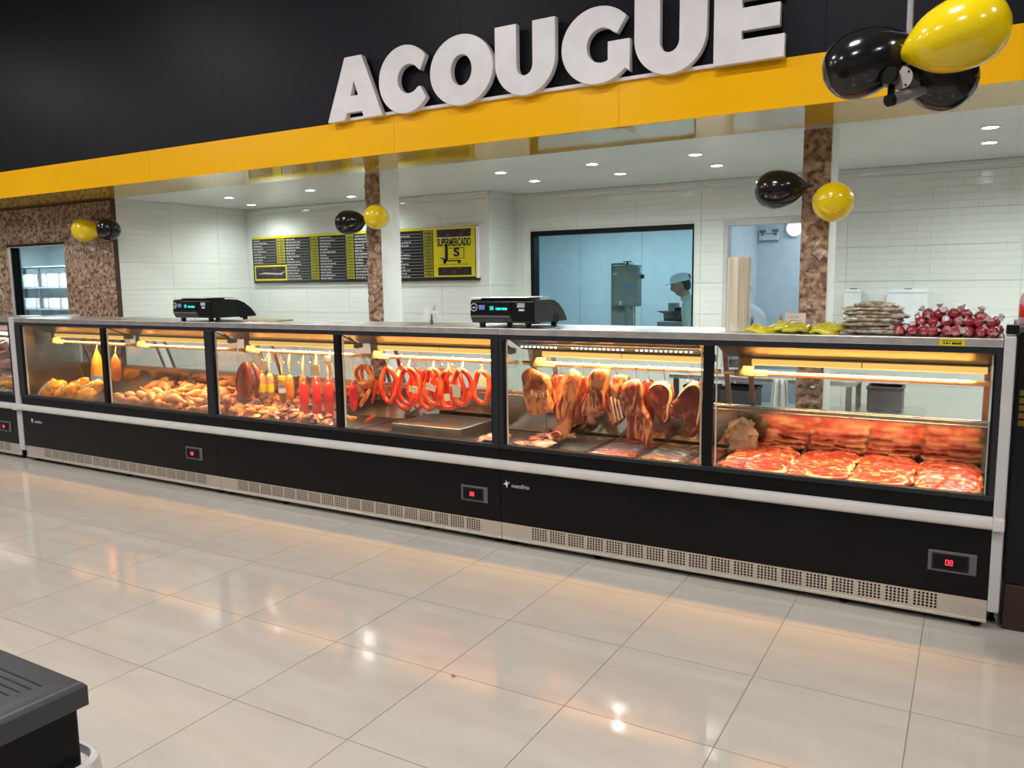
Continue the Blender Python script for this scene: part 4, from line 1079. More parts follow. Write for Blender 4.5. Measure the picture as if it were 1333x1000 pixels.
obj('twine', MB().tube([(0, 0, .12), (0, .02, RAIL_Z - p.z + .012)], .003, 6), M['cream_tag'], t)
p = at(48, 470, 4.60)  # solid shape added for the hanging bag's reflection in the end glass
t = thing('bag_reflection', 'dark brown solid shape standing for the bag reflection in the left end glass', 'reflection', (p.x, 4.60, p.z))
obj('reflection_body', MB().blob((0, 0, .0), (.10, .08, .125), .2, 1.6, 8, 16, 12), M['sausage_dark'], t, smooth=60)
obj('twine', MB().tube([(0, 0, .10), (0, .02, RAIL_Z - p.z + .012)], .003, 6), M['cream_tag'], t)
# ---- left neighbour counter
for k in range(6):
    o = obj('meat_slab', MB().blob((0, 0, 0), (.14, .10, .04), .3, 2, k + 70, 14, 9), M['pink_meat'], smooth=60)
    o.location = (-8.42 - .17 * (k % 3), 4.50 + .05 * (k % 2), .72 + .09 * (k % 3) + .12 * (k // 3)); o.rotation_euler = (.5, 0, k)
    tag(o, 'pink meat slab, %s column, %s row, white-lit counter at the left edge' % (ORD[k % 3], ('lower', 'upper')[k // 3]), 'meat', 'pink slabs in the white-lit counter')
for k in range(3):
    o = obj('yellow_chicken', MB().blob((0, 0, 0), (.085, .075, .06), .35, 2, k + 80, 14, 9), M['chicken_orange'], smooth=60)
    o.location = (-8.36 - .15 * k, 4.46, .735); tag(o, 'yellowish chicken, %s from the right end of the white-lit counter' % ORD[k], 'chicken', 'yellowish chickens at the left edge')
for k in range(5):
    o = obj('garnish_leaf', MB().blob((0, 0, 0), (.05, .03, .008), .6, 3, k + 90, 12, 6), M['leaf'], smooth=60)
    o.location = (-8.34 - .06 * k, 4.52, 1.02 + .012 * (k % 2)); o.rotation_euler = (.6, .5 * k, k)
    tag(o, 'green garnish leaf, %s from the right end of the white-lit counter' % ORD[k], 'leaf', 'garnish leaves')
for k in range(5):
    o = obj('meat_slab', MB().blob((0, 0, 0), (.10, .06, .05), .4, 2, k + 95, 12, 8), M['pink_meat'] if k % 2 else M['raw_red'], smooth=60)
    o.location = (-8.36 - .12 * k, 4.56, 1.10 + .02 * (k % 2)); o.rotation_euler = (0, 0, k)
    tag(o, 'meat chunk high up, %s from the right end of the white-lit counter' % ORD[k], 'meat', 'upper meat chunks at the left edge')
# ================================================================== ON THE COUNTER TOP
TOP = 1.4145
def scale(label, x, y=4.365, dig=('25', '1060 0060')):
    """price scale with printer: front display, curved rear, steel platter"""
    t = thing('price_scale', label, 'scale', (x, y, TOP), group='price scales on the counter')
    W = .47
    prof = [(.02, .030), (.0, .062), (-.004, .075), (.0, .165), (.012, .178), (.20, .178), (.27, .172), (.34, .148), (.41, .100), (.455, .050), (.46, .030)]
    obj('housing', MB().prism(prof, 0, W, 'x'), M['black_plastic'], t, smooth=25, bevel=.004)
    obj('front_ridge', MB().prism([(-.004, .062), (-.010, .066), (-.010, .074), (-.004, .078)], .01, W - .17, 'x'), M['grey_plastic'], t)
    obj('printer_door', MB().box(W - .16, W + .002, -.006, .24, .034, .170), M['black_plastic'], t, bevel=.008)
    obj('platter', MB().box(-.01, W - .04, -.004, .27, .188, .194), M['steel_top'], t, bevel=.004)
    obj('platter_post', MB().box(.05, W - .10, .05, .22, .176, .189), M['black_plastic'], t)
    for fx in (.06, W - .07):
        for fy in (.05, .40):
            obj('foot', MB().lathe([(.020, 0), (.020, .02), (.026, .034)], (fx, fy, 0), 12), M['black_plastic'], t)
    obj('badge_ring', MB().lathe([(.026, -.0075), (.026, -.009), (.022, -.009), (.022, -.0075)], (.032, 0, .130), 24, axis='y'), M['white_print'], t)
    put('badge_text', text_mesh('badge_text', 'ok', .020, .0006, M['white_print'], .0006), t, (.032, -.0085, .129), FRONT)
    obj('blue_sticker', MB().box(.068, .112, -.007, -.004, .115, .145), M['blue_label'], t)
    obj('display_window', MB().box(.135, W - .165, -.008, -.004, .092, .160), M['gasket'], t, bevel=.002)
    put('display_digits', text_mesh('display_digits', dig[0], .030, .0004, M['cyan_led'], .001), t, (.166, -.009, .124), FRONT)
    put('display_digits', text_mesh('display_digits', dig[1], .020, .0004, M['cyan_led'], .001), t, (.237, -.009, .120), FRONT)
    st = MB()
    for q in range(4): st.box(W - .118, W - .064, -.0075, -.006, .130 + q * .007, .134 + q * .007)
    st.box(W - .105, W - .068, -.0075, -.006, .108, .120)
    obj('printer_stickers', st, M['white_print'], t)
    obj('cable_notch', MB().lathe([(.035, W + .0005), (.035, W + .003)], (0, .30, .055), 18, axis='x'), M['void'], t)
    return t
scale('black price scale with teal digits on the left part of the counter', -5.80)
scale('black price scale with teal digits in the middle, in front of the back window', -2.850)
p = at(376, 418, 4.6)
o = obj('cutting_board', MB().box(-.30, .10, -.09, .09, 0, .012), M['board_tan'], bevel=.004); o.location = (-4.92, 4.66, TOP)
tag(o, 'thin tan board lying on the counter beside the left scale', 'board')
# little white paper pinwheel
p = at(562, 424, 4.58)
t = thing('paper_pinwheel', 'small white paper pinwheel on a dark stub left of the middle scale', 'pinwheel', (p.x, 4.58, TOP))
obj('stub', MB().lathe([(.012, 0), (.012, .03), (.006, .036), (.006, .07)], n=10), M['grey_plastic'], t)
obj('card', MB().prism([(-.075, .040), (-.028, .026), (-.004, .115), (-.050, .128)], -.004, -.002, 'y'), M['white_print'], t)
obj('blade', MB().prism([(0, .085), (.012, .022), (.062, .026), (.030, .058)], .002, .004, 'y'), M['apron_cloth'], t)
obj('blade', MB().prism([(0, .085), (.018, .100), (.072, .082), (.066, .072)], -.002, .0, 'y'), M['white_print'], t)
obj('blade', MB().prism([(0, .085), (.018, .130), (.032, .134), (.022, .094)], .006, .008, 'y'), M['grey_print'], t)
# roll of plastic film
p = at(960, 430, 4.56)
t = thing('film_roll', 'tall upright roll of clear film bags standing on the counter', 'roll', (p.x, 4.56, TOP))
obj('roll_body', MB().lathe([(.030, 0), (.065, 0), (.067, .01), (.066, .20), (.067, .405), (.062, .410), (.030, .408), (.028, .39)], n=28), M['film'], t, smooth=40)
obj('core', MB().lathe([(.030, .0), (.030, .412), (.024, .413), (.022, .38)], n=18), M['board_tan'], t, smooth=40)
# sachets
rs = random.Random(8)
SC = [(992, 431, 'flat orange yellow sachet nearest the film roll'), (1012, 432, 'yellow sachet just right of the gap by the film roll'), (1024, 430, 'crumpled yellow sachet in front of the pointed bottle'), (1038, 431, 'yellow sachet in front of the pink card'), (1052, 430, 'yellow sachet in front of the stone pillar'), (1064, 431, 'yellow sachet leaning in the middle of the row'), (1075, 429, 'upper yellow sachet near the right of the row'), (1083, 432, 'last yellow sachet before the stacked packs')]
for k, (px, py, lab) in enumerate(SC):
    p = at(px, py, 4.45)
    def sf(u, v, s=k):
        x = (u * 2 - 1) * .068; y = (v * 2 - 1) * .05
        e = min(u, 1 - u, v, 1 - v)
        return Vector((x, y, min(.014, e * .1) + .012 * noise.noise(Vector((x * 20, y * 20, s)))))
    mb = MB().grid(sf, 8, 6)
    n0 = len(mb.v)
    o = obj('seasoning_sachet', mb, M['yel_sachet'], smooth=60)
    so_ = o.modifiers.new('thickness', 'SOLIDIFY'); so_.thickness = .012
    o.location = (p.x, 4.42 + .05 * (k % 3), TOP + .016 + .014 * (k % 2)); o.rotation_euler = (rs.uniform(.15, .4), rs.uniform(-.25, .25), rs.uniform(-.5, .5))
    tag(o, lab, 'sachet', 'yellow sachets on the counter')
p = at(1015, 427, 4.60)
t = thing('sauce_bottle', 'pointed yellow bottle standing behind the sachets', 'bottle', (p.x, 4.62, TOP))
obj('bottle_body', MB().lathe([(.020, 0), (.021, .03), (.014, .06)], n=14), M['yel_sachet'], t, smooth=40)
obj('nozzle', MB().lathe([(.012, .06), (.004, .088), (.002, .094)], n=10), M['olive_pack'], t, smooth=40)
p = at(1030, 424, 4.66)
o = obj('price_card', MB().box(-.055, .055, -.002, .002, 0, .095), M['pink_card'], bevel=.001); o.location = (p.x + .012, 4.70, TOP); o.rotation_euler = (-.10, 0, .05)
pr = MB()
for q, (a, b) in enumerate(((-.04, .02), (-.03, .035), (-.04, .01))): pr.box(a, b, -.0026, -.002, .07 - q * .02, .075 - q * .02)
obj('card_print', pr, M['grey_print'], o)
tag(o, 'pale pink price card standing behind the yellow sachets', 'card')
# stack of beige packs
rs = random.Random(21)
pk = []
for k in range(3):
    def bf(u, v, s=k):
        a = u * 2 * PI; ph = (v - .5) * PI
        w = .145; d = .10; h = .016
        cx = abs(math.cos(a)) ** .4 * math.copysign(1, math.cos(a)) * math.cos(ph) ** .6
        cy2 = abs(math.sin(a)) ** .4 * math.copysign(1, math.sin(a)) * math.cos(ph) ** .6
        n = noise.noise(Vector((cx * 3, cy2 * 3, s * 3.3)))
        n2 = noise.noise(Vector((cx * 9, cy2 * 9, s * 3.3 + 4)))
        return Vector((cx * w * (1 + .06 * n), cy2 * d * (1 + .06 * n), math.sin(ph) * h * (1 + .7 * n) + .009 * n2))
    me = MB().grid(bf, 26, 8).mesh('bean_pack', M['paper_pack'], 60); pk.append(me)
for k in range(8):
    o = put('bean_pack', pk[k % 3], None, (-.455 + rs.uniform(-.022, .022), 4.50 + rs.uniform(-.012, .012), TOP + .0175 + k * .0185), (rs.uniform(-.03, .03), rs.uniform(-.03, .03), rs.uniform(-.12, .12)))
    if k == 7: o.scale = (.72, .8, 1)
    tag(o, '%s beige bean pack from the bottom of the stack on the counter' % ORD[k], 'pack', 'beige packs stacked on the counter')
# wrapped sweets: balls with a twist of cellophane
rs = random.Random(4)
sw = MB().blob((0, 0, 0), (.027, .027, .027), .12, 2.5, 3, 14, 10)
sweet_me = sw.mesh('wrapped_sweet', M['candy'], 60)
tw_me = MB().lathe([(.004, .024), (.006, .030), (.013, .042), (.016, .048), (.010, .046)], n=9).mesh('wrapper_twist', M['cello'], 60)
heap = []
def sweet(x, y, z, rx, ry, rz, label):
    o = put('wrapped_sweet', sweet_me, None, (x, y, z), (rx, ry, rz))
    tag(o, label, 'sweet', 'wrapped red sweets heaped at the right end')
    put('wrapper_twist', tw_me, o)
    heap.append(o)
for i in range(9):
    for j in range(4):
        sweet(-.335 + .050 * i + .012 * (j % 2) + rs.uniform(-.006, .006), 4.40 + .052 * j, TOP + .027, rs.uniform(-1.6, 1.6), rs.uniform(-1.5, 1.5), rs.uniform(0, 6), 'red wrapped sweet, %s from the left, %s row of the bottom layer' % (ORD[i], ('front', 'second', 'third', 'rear')[j]))
for i in range(7):
    for j in range(3):
        sweet(-.245 + .051 * i + rs.uniform(-.008, .008), 4.425 + .052 * j, TOP + .068, rs.uniform(-1.4, 1.4), rs.uniform(-1.2, 1.2), rs.uniform(0, 6), 'red wrapped sweet, %s from the left, %s row of the middle layer' % (ORD[i], ('front', 'second', 'rear')[j]))
for i, x in enumerate((-.215, -.165, -.105, -.055, .005)):
    for j in range(2):
        sweet(x + rs.uniform(-.006, .006), 4.45 + .052 * j, TOP + .106 - (.012 if i == 4 else 0), rs.uniform(-1.2, 1.2), rs.uniform(-1, 1), rs.uniform(0, 6), 'red wrapped sweet, %s from the left, %s row on top of the heap' % (ORD[i], ('front', 'rear')[j]))
wires = [[(1238, 409), (1246, 404), (1254, 403), (1262, 406)], [(1265, 401), (1280, 410), (1297, 419)]]
for k, wl in enumerate(wires):
    pts = [at(a, b, 4.60) for a, b in wl]; c = pts[0]
    o = obj('thin_wire', MB().tube([tuple(q - c) for q in pts] , .0012, 5), M['grey_metal']); o.location = c
    tag(o, ('short bent wire rising from the top of the sweets heap', 'long straight wire slanting right over the sweets heap')[k], 'wire')
# yellow price label on the steel edge
p0 = at(1223, 441, FY - .008); p1 = at(1256, 450.5, FY - .008)
o = obj('shelf_label', MB().box(p0.x, p1.x, FY - .0085, FY - .0065, p1.z - .001, p0.z), M['menu_yellow']); 
for r, (sz, dz, tx) in enumerate(((.011, .30, '= = = = ='), (.017, .72, '● 1,20 ●●●●'))):
    pass
pr = MB(); w_ = p1.x - p0.x; h_ = p0.z - p1.z
for q in range(9): pr.box(p0.x + w_ * (.12 + q * .085), p0.x + w_ * (.12 + q * .085 + .06), FY - .0092, FY - .0085, p1.z + h_ * .66, p1.z + h_ * .78)
for a, b in ((.16, .22), (.28, .34), (.38, .42), (.5, .62), (.64, .72), (.74, .86)): pr.box(p0.x + w_ * a, p0.x + w_ * b, FY - .0092, FY - .0085, p1.z + h_ * .20, p1.z + h_ * .48)
obj('label_print', pr, M['menu_black'], o)
tag(o, 'small yellow price label on the steel edge below the sweets', 'label')

# ================================================================== MENU BOARD
MY = YM - .016
mx0, mx1 = at(331, 340, MY).x, at(623, 330, MY).x
mz1, mz0 = 2.320, 1.742
mn = thing('menu_board', 'long black and yellow price board on the white wall behind the pillar', 'menu board', ((mx0 + mx1) / 2, MY, mz0))
ox = (mx0 + mx1) / 2
def MP(name, x0, x1, z0, z1, m, lay=1, par=mn):
    return obj(name, MB().box(x0 - ox, x1 - ox, -.022 - .0015 * lay, -.020 - .0015 * (lay - 1), z0 - mz0, z1 - mz0), M[m], par)
obj('board', MB().box(mx0 - ox, mx1 - ox, -.020, .004, 0, mz1 - mz0), M['menu_black'], mn)
MP('top_band', mx0, mx1 - .02, mz1 - .028, mz1 - .001, 'menu_yellow')
pxm = lambda px: at(px, 330, MY).x
colx = [(331.5, 362, 373), (373.5, 406, 416.5), (417.5, 452.5, 462.5), (463, 500, 510), (511, 553, 565)]
rs = random.Random(31)
for k, (a, b, c) in enumerate(colx):
    x0, x1, x2 = pxm(a), pxm(b), pxm(c)
    zt = mz1 - .034; nr = 15
    zb = mz0 + .02 if k else mz0 + .225
    dz = (mz1 - .034 - mz0 - .02) / nr; rows = int((zt - zb) / dz + .01)
    MP('price_column', x1, (x1 + x2) / 2 - .006, zb, zt, 'menu_olive'); MP('price_column', (x1 + x2) / 2 + .004, x2 - .004, zb, zt, 'menu_olive')
    rules = MB(); words = MB(); marks = MB()
    for r in range(rows):
        z = zt - (r + 1) * dz
        rules.box(x0 + .01 - ox, x1 - .012 - ox, -.0228, -.0215, z + dz * .02 - mz0, z + dz * .22 - mz0)
        x = x0 + .012; L = rs.uniform(.25, .62) * (x1 - x0 - .03)
        while x < x0 + .012 + L:
            w = rs.uniform(.016, .060); w = min(w, x0 + .02 + L - x)
            # words as little runs of strokes
            q = x
            while q < x + w:
                words.box(q - ox, q + .007 - ox, -.0232, -.0215, z + dz * .36 - mz0, z + dz * (.36 + rs.uniform(.24, .36)) - mz0); q += .0095
            x += w + .012
        marks.box(x1 + .002 - ox, x2 - .004 - ox, -.0236, -.0228, z - .004 - mz0, z + .005 - mz0)
        for xx in (x1 + .012, (x1 + x2) / 2 + .012):
            marks.box(xx - ox, xx + .035 - ox, -.0236, -.0228, z + dz * .40 - mz0, z + dz * .62 - mz0)
    for nm_, q_, m_ in (('row_rules', rules, 'menu_grey'), ('row_words', words, 'menu_words'), ('price_marks', marks, 'menu_black')): obj(nm_, q_, M[m_], mn)['kind'] = 'stuff'
x0, x2 = pxm(332.5), pxm(374)
MP('photo_border', x0, x2, mz0 + .02, mz0 + .215, 'menu_yellow'); MP('photo_panel', x0 + .02, x2 - .02, mz0 + .042, mz0 + .195, 'menu_brown', 2)
obj('photo_streak', MB().prism([(x0 + .05 - ox, .10), (x0 + .18 - ox, .125), (x2 - .12 - ox, .110), (x2 - .03 - ox, .135), (x2 - .10 - ox, .092), (x0 + .16 - ox, .104)], -.0262, -.025, 'y'), M['grey_print'], mn)
x0, x1 = pxm(566), pxm(620)
MP('logo_panel', x0, x1, mz0 + .028, mz1 - .004, 'menu_yellow', 2)
w = x1 - x0
MP('upper_bar', x0 + .05, x1 - .05, mz1 - .115, mz1 - .030, 'menu_brown', 3)
MP('lower_bar', x0 + .06, x1 - .05, mz0 + .045, mz0 + .135, 'menu_brown', 3)
for za in (mz1 - .026, mz1 - .127): MP('white_rule', x0 + .04, x1 - .04, za, za + .006, 'cream_tag', 3)
cxm = (x0 + x1) / 2
def MT(body, size, x, z, m, off):
    me = text_mesh('menu_text', body, size, .0008, M[m], off)
    o = put('menu_text', me, mn, (x - ox, -.026, z - mz0), FRONT); return o
o = MT('SUPERMERCADO', .098, cxm, mz1 - .175, 'menu_black', .0028); o.scale = (.60, 1.2, 1)
o = MT('J', .21, cxm - .100, mz1 - .275, 'menu_black', .014); o.scale = (.8, .9, 1)
o = MT('S', .15, cxm + .035, mz1 - .285, 'menu_black', .006); o.scale = (1.1, .85, 1)
cart = MB()
bx0, bx1, bz0, bz1 = cxm - .07, cxm + .135, mz1 - .350, mz1 - .232
for a, b, c, d in ((bx0, bx1, bz1 - .006, bz1), (bx0, bx1, bz0, bz0 + .005), (bx1 - .006, bx1, bz0, bz1), (bx0 - .06, bx1 - .05, bz0 - .030, bz0 - .018), (bx0 - .11, bx0 - .07, bz0 - .002, bz0 + .012)):
    cart.box(a - ox, b - ox, -.0268, -.0245, c - mz0, d - mz0)
for xx in (bx0 - .055, bx1 - .065):
    cart.lathe([(.020, -.0268), (.020, -.0245)], (xx - ox, 0, bz0 - .036 - mz0), 14, axis='y')
obj('cart_emblem', cart, M['menu_black'], mn)
sm = MB()
for q in range(26): sm.box(x0 + .08 + q * (w - .16) / 26 - ox, x0 + .08 + (q + .7) * (w - .16) / 26 - ox, -.026, -.0245, .158, .170)
obj('small_print', sm, M['menu_olive'], mn)
obj('right_edge_strip', MB().box(mx1 - .016 - ox, mx1 + .010 - ox, -.028, .004, .01, mz1 - mz0 - .01), M['white_print'], mn)
obj('bottom_bar', MB().box(mx0 + .02 - ox, mx1 + .02 - ox, -.03, .004, -.012, .012), M['menu_black'], mn)

# ================================================================== BEHIND THE COUNTER
def dispenser(label, x0, x1, z0, z1, taper, slot):
    t = thing('wall_dispenser', label, 'dispenser', ((x0 + x1) / 2, YB - .01, z0)); w = (x1 - x0) / 2; h = z1 - z0
    obj('case', MB().prism([(-w - taper, 0), (w, 0), (w, h * .97), (w - .02, h), (-w + .02, h), (-w, h * .97)], -.11, 0, 'y'), M['white_plastic'], t, bevel=.008)
    if slot: obj('level_slot', MB().box(-.008, .008, -.114, -.108, h * .22, h * .42), M['black_plastic'], t)
    obj('lid_seam', MB().box(-w + .01, w - .005, -.1115, -.109, h * .90, h * .91), M['grey_plastic'], t)
    obj('lock', MB().box(-.03, .03, -.06, -.03, h, h + .008), M['grey_plastic'], t)
dispenser('narrow white soap dispenser with a dark slot on the tiled wall', -1.075, -.935, 1.30, 1.600, 0, True)
dispenser('wide white paper towel dispenser on the tiled wall', -.715, -.392, 1.25, 1.598, .03, False)
# steel work table and crates seen low through the rear doors of the right hand counter
t = thing('work_table', 'stainless work table behind the right-hand counter', 'table', (-1.55, 7.0, 0))
obj('table_top', MB().box(-.75, .75, -.35, .35, .86, .90), M['steel_top'], t, bevel=.004)
obj('lower_shelf', MB().box(-.72, .72, -.32, .32, .58, .60), M['steel_top'], t)
for sx in (-.70, .70):
    for sy in (-.30, .30): obj('leg', MB().box(sx - .02, sx + .02, sy - .02, sy + .02, 0, .86), M['steel_dark'], t)
for k, (x, w, h, lab) in enumerate(((-1.72, .14, .20, 'wide dark crate on the lower shelf of the work table'), (-1.98, .055, .19, 'narrow dark crate second on the lower shelf'), (-2.13, .055, .2, 'narrow dark crate at the left on the lower shelf'))):
    t = thing('storage_crate', lab, 'crate', (x, 6.84, .601))
    obj('crate_body', MB().box(-w, w, -.13, .13, 0, h), M['crate_dark'], t, bevel=.01); obj('rim', MB().box(-w - .006, w + .006, -.136, .136, h - .025, h), M['gasket'], t, bevel=.004)
t = thing('storage_crate', 'grey crate seen through the glass below the stacked packs', 'crate', (-.63, 7.2, .62))
obj('crate_body', MB().box(-.13, .13, -.12, .12, 0, .20), M['grey_plastic'], t, bevel=.01); obj('rim', MB().box(-.137, .137, -.127, .127, .175, .20), M['crate_dark'], t, bevel=.004)
t = thing('side_table', 'low steel stand carrying the grey crate', 'table', (-.63, 7.2, 0))
obj('table_top', MB().box(-.3, .3, -.25, .25, .59, .62), M['steel_top'], t)
for sx in (-.27, .27):
    for sy in (-.22, .22): obj('leg', MB().box(sx - .015, sx + .015, sy - .015, sy + .015, 0, .59), M['steel_dark'], t)
def cf(u, v): return Vector(((u - .5) * .16 * (1 - .35 * (1 - v)) + .02 * (1 - v), .015 * math.sin(u * 14), -.55 * v))
o = obj('hanging_cloth', MB().grid(lambda u, v: Vector(((u - .5) * (.10 + .10 * v), .018 * math.sin(u * 16) , -.50 * v)), 24, 10), M['apron_cloth'], smooth=60)
o.location = (-1.36, 6.63, .905); o.modifiers.new('thick', 'SOLIDIFY').thickness = .006
tag(o, 'white cloth hanging over the front edge of the work table', 'cloth')
# meat band saw
t = thing('band_saw', 'grey steel meat band saw behind the back window', 'band saw', (-3.60, 9.0, 0))
obj('column', MB().box(-.21, -.03, -.10, .18, .80, 1.915), M['machine'], t, bevel=.01)
obj('wheel_cover', MB().box(-.14, .175, -.22, -.09, 1.405, 1.885), M['machine'], t, bevel=.012)
obj('tension_knob', MB().lathe([(.012, 1.88), (.012, 1.915), (.05, 1.918), (.05, 1.928)], (.02, -.15, 0), 14), M['black_plastic'], t)
obj('side_knob', MB().lathe([(.008, .17), (.008, .195), (.026, .197), (.026, .22)], (0, -.15, 1.75), 12, axis='x'), M['black_plastic'], t)
obj('hinge', MB().box(.17, .185, -.18, -.12, 1.80, 1.86), M['white_plastic'], t)
obj('latch', MB().box(-.05, -.02, -.232, -.22, 1.42, 1.47), M['white_plastic'], t)
obj('sticker', MB().prism([(.03, 1.60), (.09, 1.615), (.115, 1.665), (.07, 1.665), (.035, 1.63)], -.2225, -.22, 'y'), M['blue_label'], t)
obj('handle', MB().box(-.13, -.08, -.24, -.22, 1.775, 1.795), M['pink_card'], t)
obj('blade_guard', MB().box(.06, .085, -.17, -.15, 1.0, 1.41), M['machine'], t)
obj('blade', MB().box(.105, .125, -.16, -.156, 1.0, 1.41), M['steel'], t)
obj('saw_table', MB().box(-.32, .32, -.36, .26, .94, .98), M['steel_top'], t)
obj('stand', MB().box(-.21, .20, -.20, .18, 0, .94), M['machine'], t, bevel=.01)
# mincer with its dark tub
t = thing('meat_mincer', 'dark meat mincer with a grey hopper beside the person at the back window', 'mincer', (-3.13, 9.75, 0))
obj('stand', MB().box(-.32, .30, -.25, .25, 0, 1.20), M['machine'], t, bevel=.01)
obj('housing', MB().box(-.12, .30, -.22, .22, 1.20, 1.345), M['dark_tub'], t, bevel=.02)
obj('hopper_dish', MB().lathe([(.05, 1.27), (.17, 1.31), (.18, 1.325), (.165, 1.325), (.05, 1.285)], (-.22, 0, 0), 20), M['machine'], t, smooth=40)
obj('hopper_neck', MB().box(-.25, -.13, -.05, .05, 1.31, 1.425), M['machine'], t, bevel=.01)
obj('barrel', MB().lathe([(.07, -.30), (.07, .05)], (0, 0, 1.26), 16, axis='x', mtx=None), M['machine'], t, smooth=40)
obj('tub_rim', MB().box(-.10, .32, -.24, .24, 1.345, 1.37), M['black_plastic'], t, bevel=.008)

# ================================================================== PEOPLE
def skin_body(name, verts, edges, m, parent, lev=2, root=0):
    me = bpy.data.meshes.new(name); me.from_pydata([v[:3] for v in verts], edges, []); me.materials.append(m)
    o = put(name, me, parent)
    sk = o.modifiers.new('skin', 'SKIN'); sk.use_smooth_shade = True
    for i, v in enumerate(verts):
        d = me.skin_vertices[0].data[i]; d.radius = (v[3], v[4] if len(v) > 4 else v[3]); d.use_root = (i == root)
    sb = o.modifiers.new('smooth', 'SUBSURF'); sb.levels = lev; sb.render_levels = lev
    dg = bpy.context.evaluated_depsgraph_get(); m2 = bpy.data.meshes.new_from_object(o.evaluated_get(dg))
    o.modifiers.clear(); o.data = m2; m2.name = name
    m2.materials.clear(); m2.materials.append(m)
    m2.polygons.foreach_set('use_smooth', [True] * len(m2.polygons))
    return o
def head_mesh():
    """head facing -X, centre at the origin; height .235"""
    mb = MB(); nu, nv = 32, 24
    for j in range(nv + 1):
        v = PI * j / nv
        for i in range(nu):
            a = 2 * PI * i / nu
            d = Vector((math.sin(v) * math.cos(a), math.sin(v) * math.sin(a), math.cos(v)))
            x = d.x * .098; y = d.y * .076; z = d.z * .118
            if d.z < 0: y *= 1 - .28 * min(1, -d.z * 1.1); x *= (1 - .10 * -d.z) if d.x < 0 else (1 - .45 * -d.z)
            if d.x < 0:
                fr = max(0, -d.x)
                # nose
                k = math.exp(-((d.y / .16) ** 2)) * math.exp(-(((z + .022) / .020) ** 2)) * fr; x -= .024 * k
                k = math.exp(-((d.y / .12) ** 2)) * math.exp(-(((z - .006) / .022) ** 2)) * fr; x -= .009 * k
                # brow, eye sockets, mouth, chin
                x -= .006 * math.exp(-(((z - .032) / .010) ** 2)) * fr
                for sy in (-1, 1): x += .009 * math.exp(-(((d.y - sy * .40) / .17) ** 2)) * math.exp(-(((z - .010) / .012) ** 2)) * fr
                x += .005 * math.exp(-(((z + .058) / .004) ** 2)) * math.exp(-((d.y / .3) ** 2)) * fr
                x -= .006 * math.exp(-(((z + .050) / .006) ** 2)) * math.exp(-((d.y / .28) ** 2)) * fr
                x -= .005 * math.exp(-(((z + .066) / .006) ** 2)) * math.exp(-((d.y / .25) ** 2)) * fr
                x -= .010 * math.exp(-(((z + .095) / .014) ** 2)) * math.exp(-((d.y / .35) ** 2)) * fr
            mb.v.append((x, y, z))
    for j in range(nv):
        for i in range(nu): mb.f.append((j * nu + i, (j + 1) * nu + i, (j + 1) * nu + (i + 1) % nu, j * nu + (i + 1) % nu))
    return mb
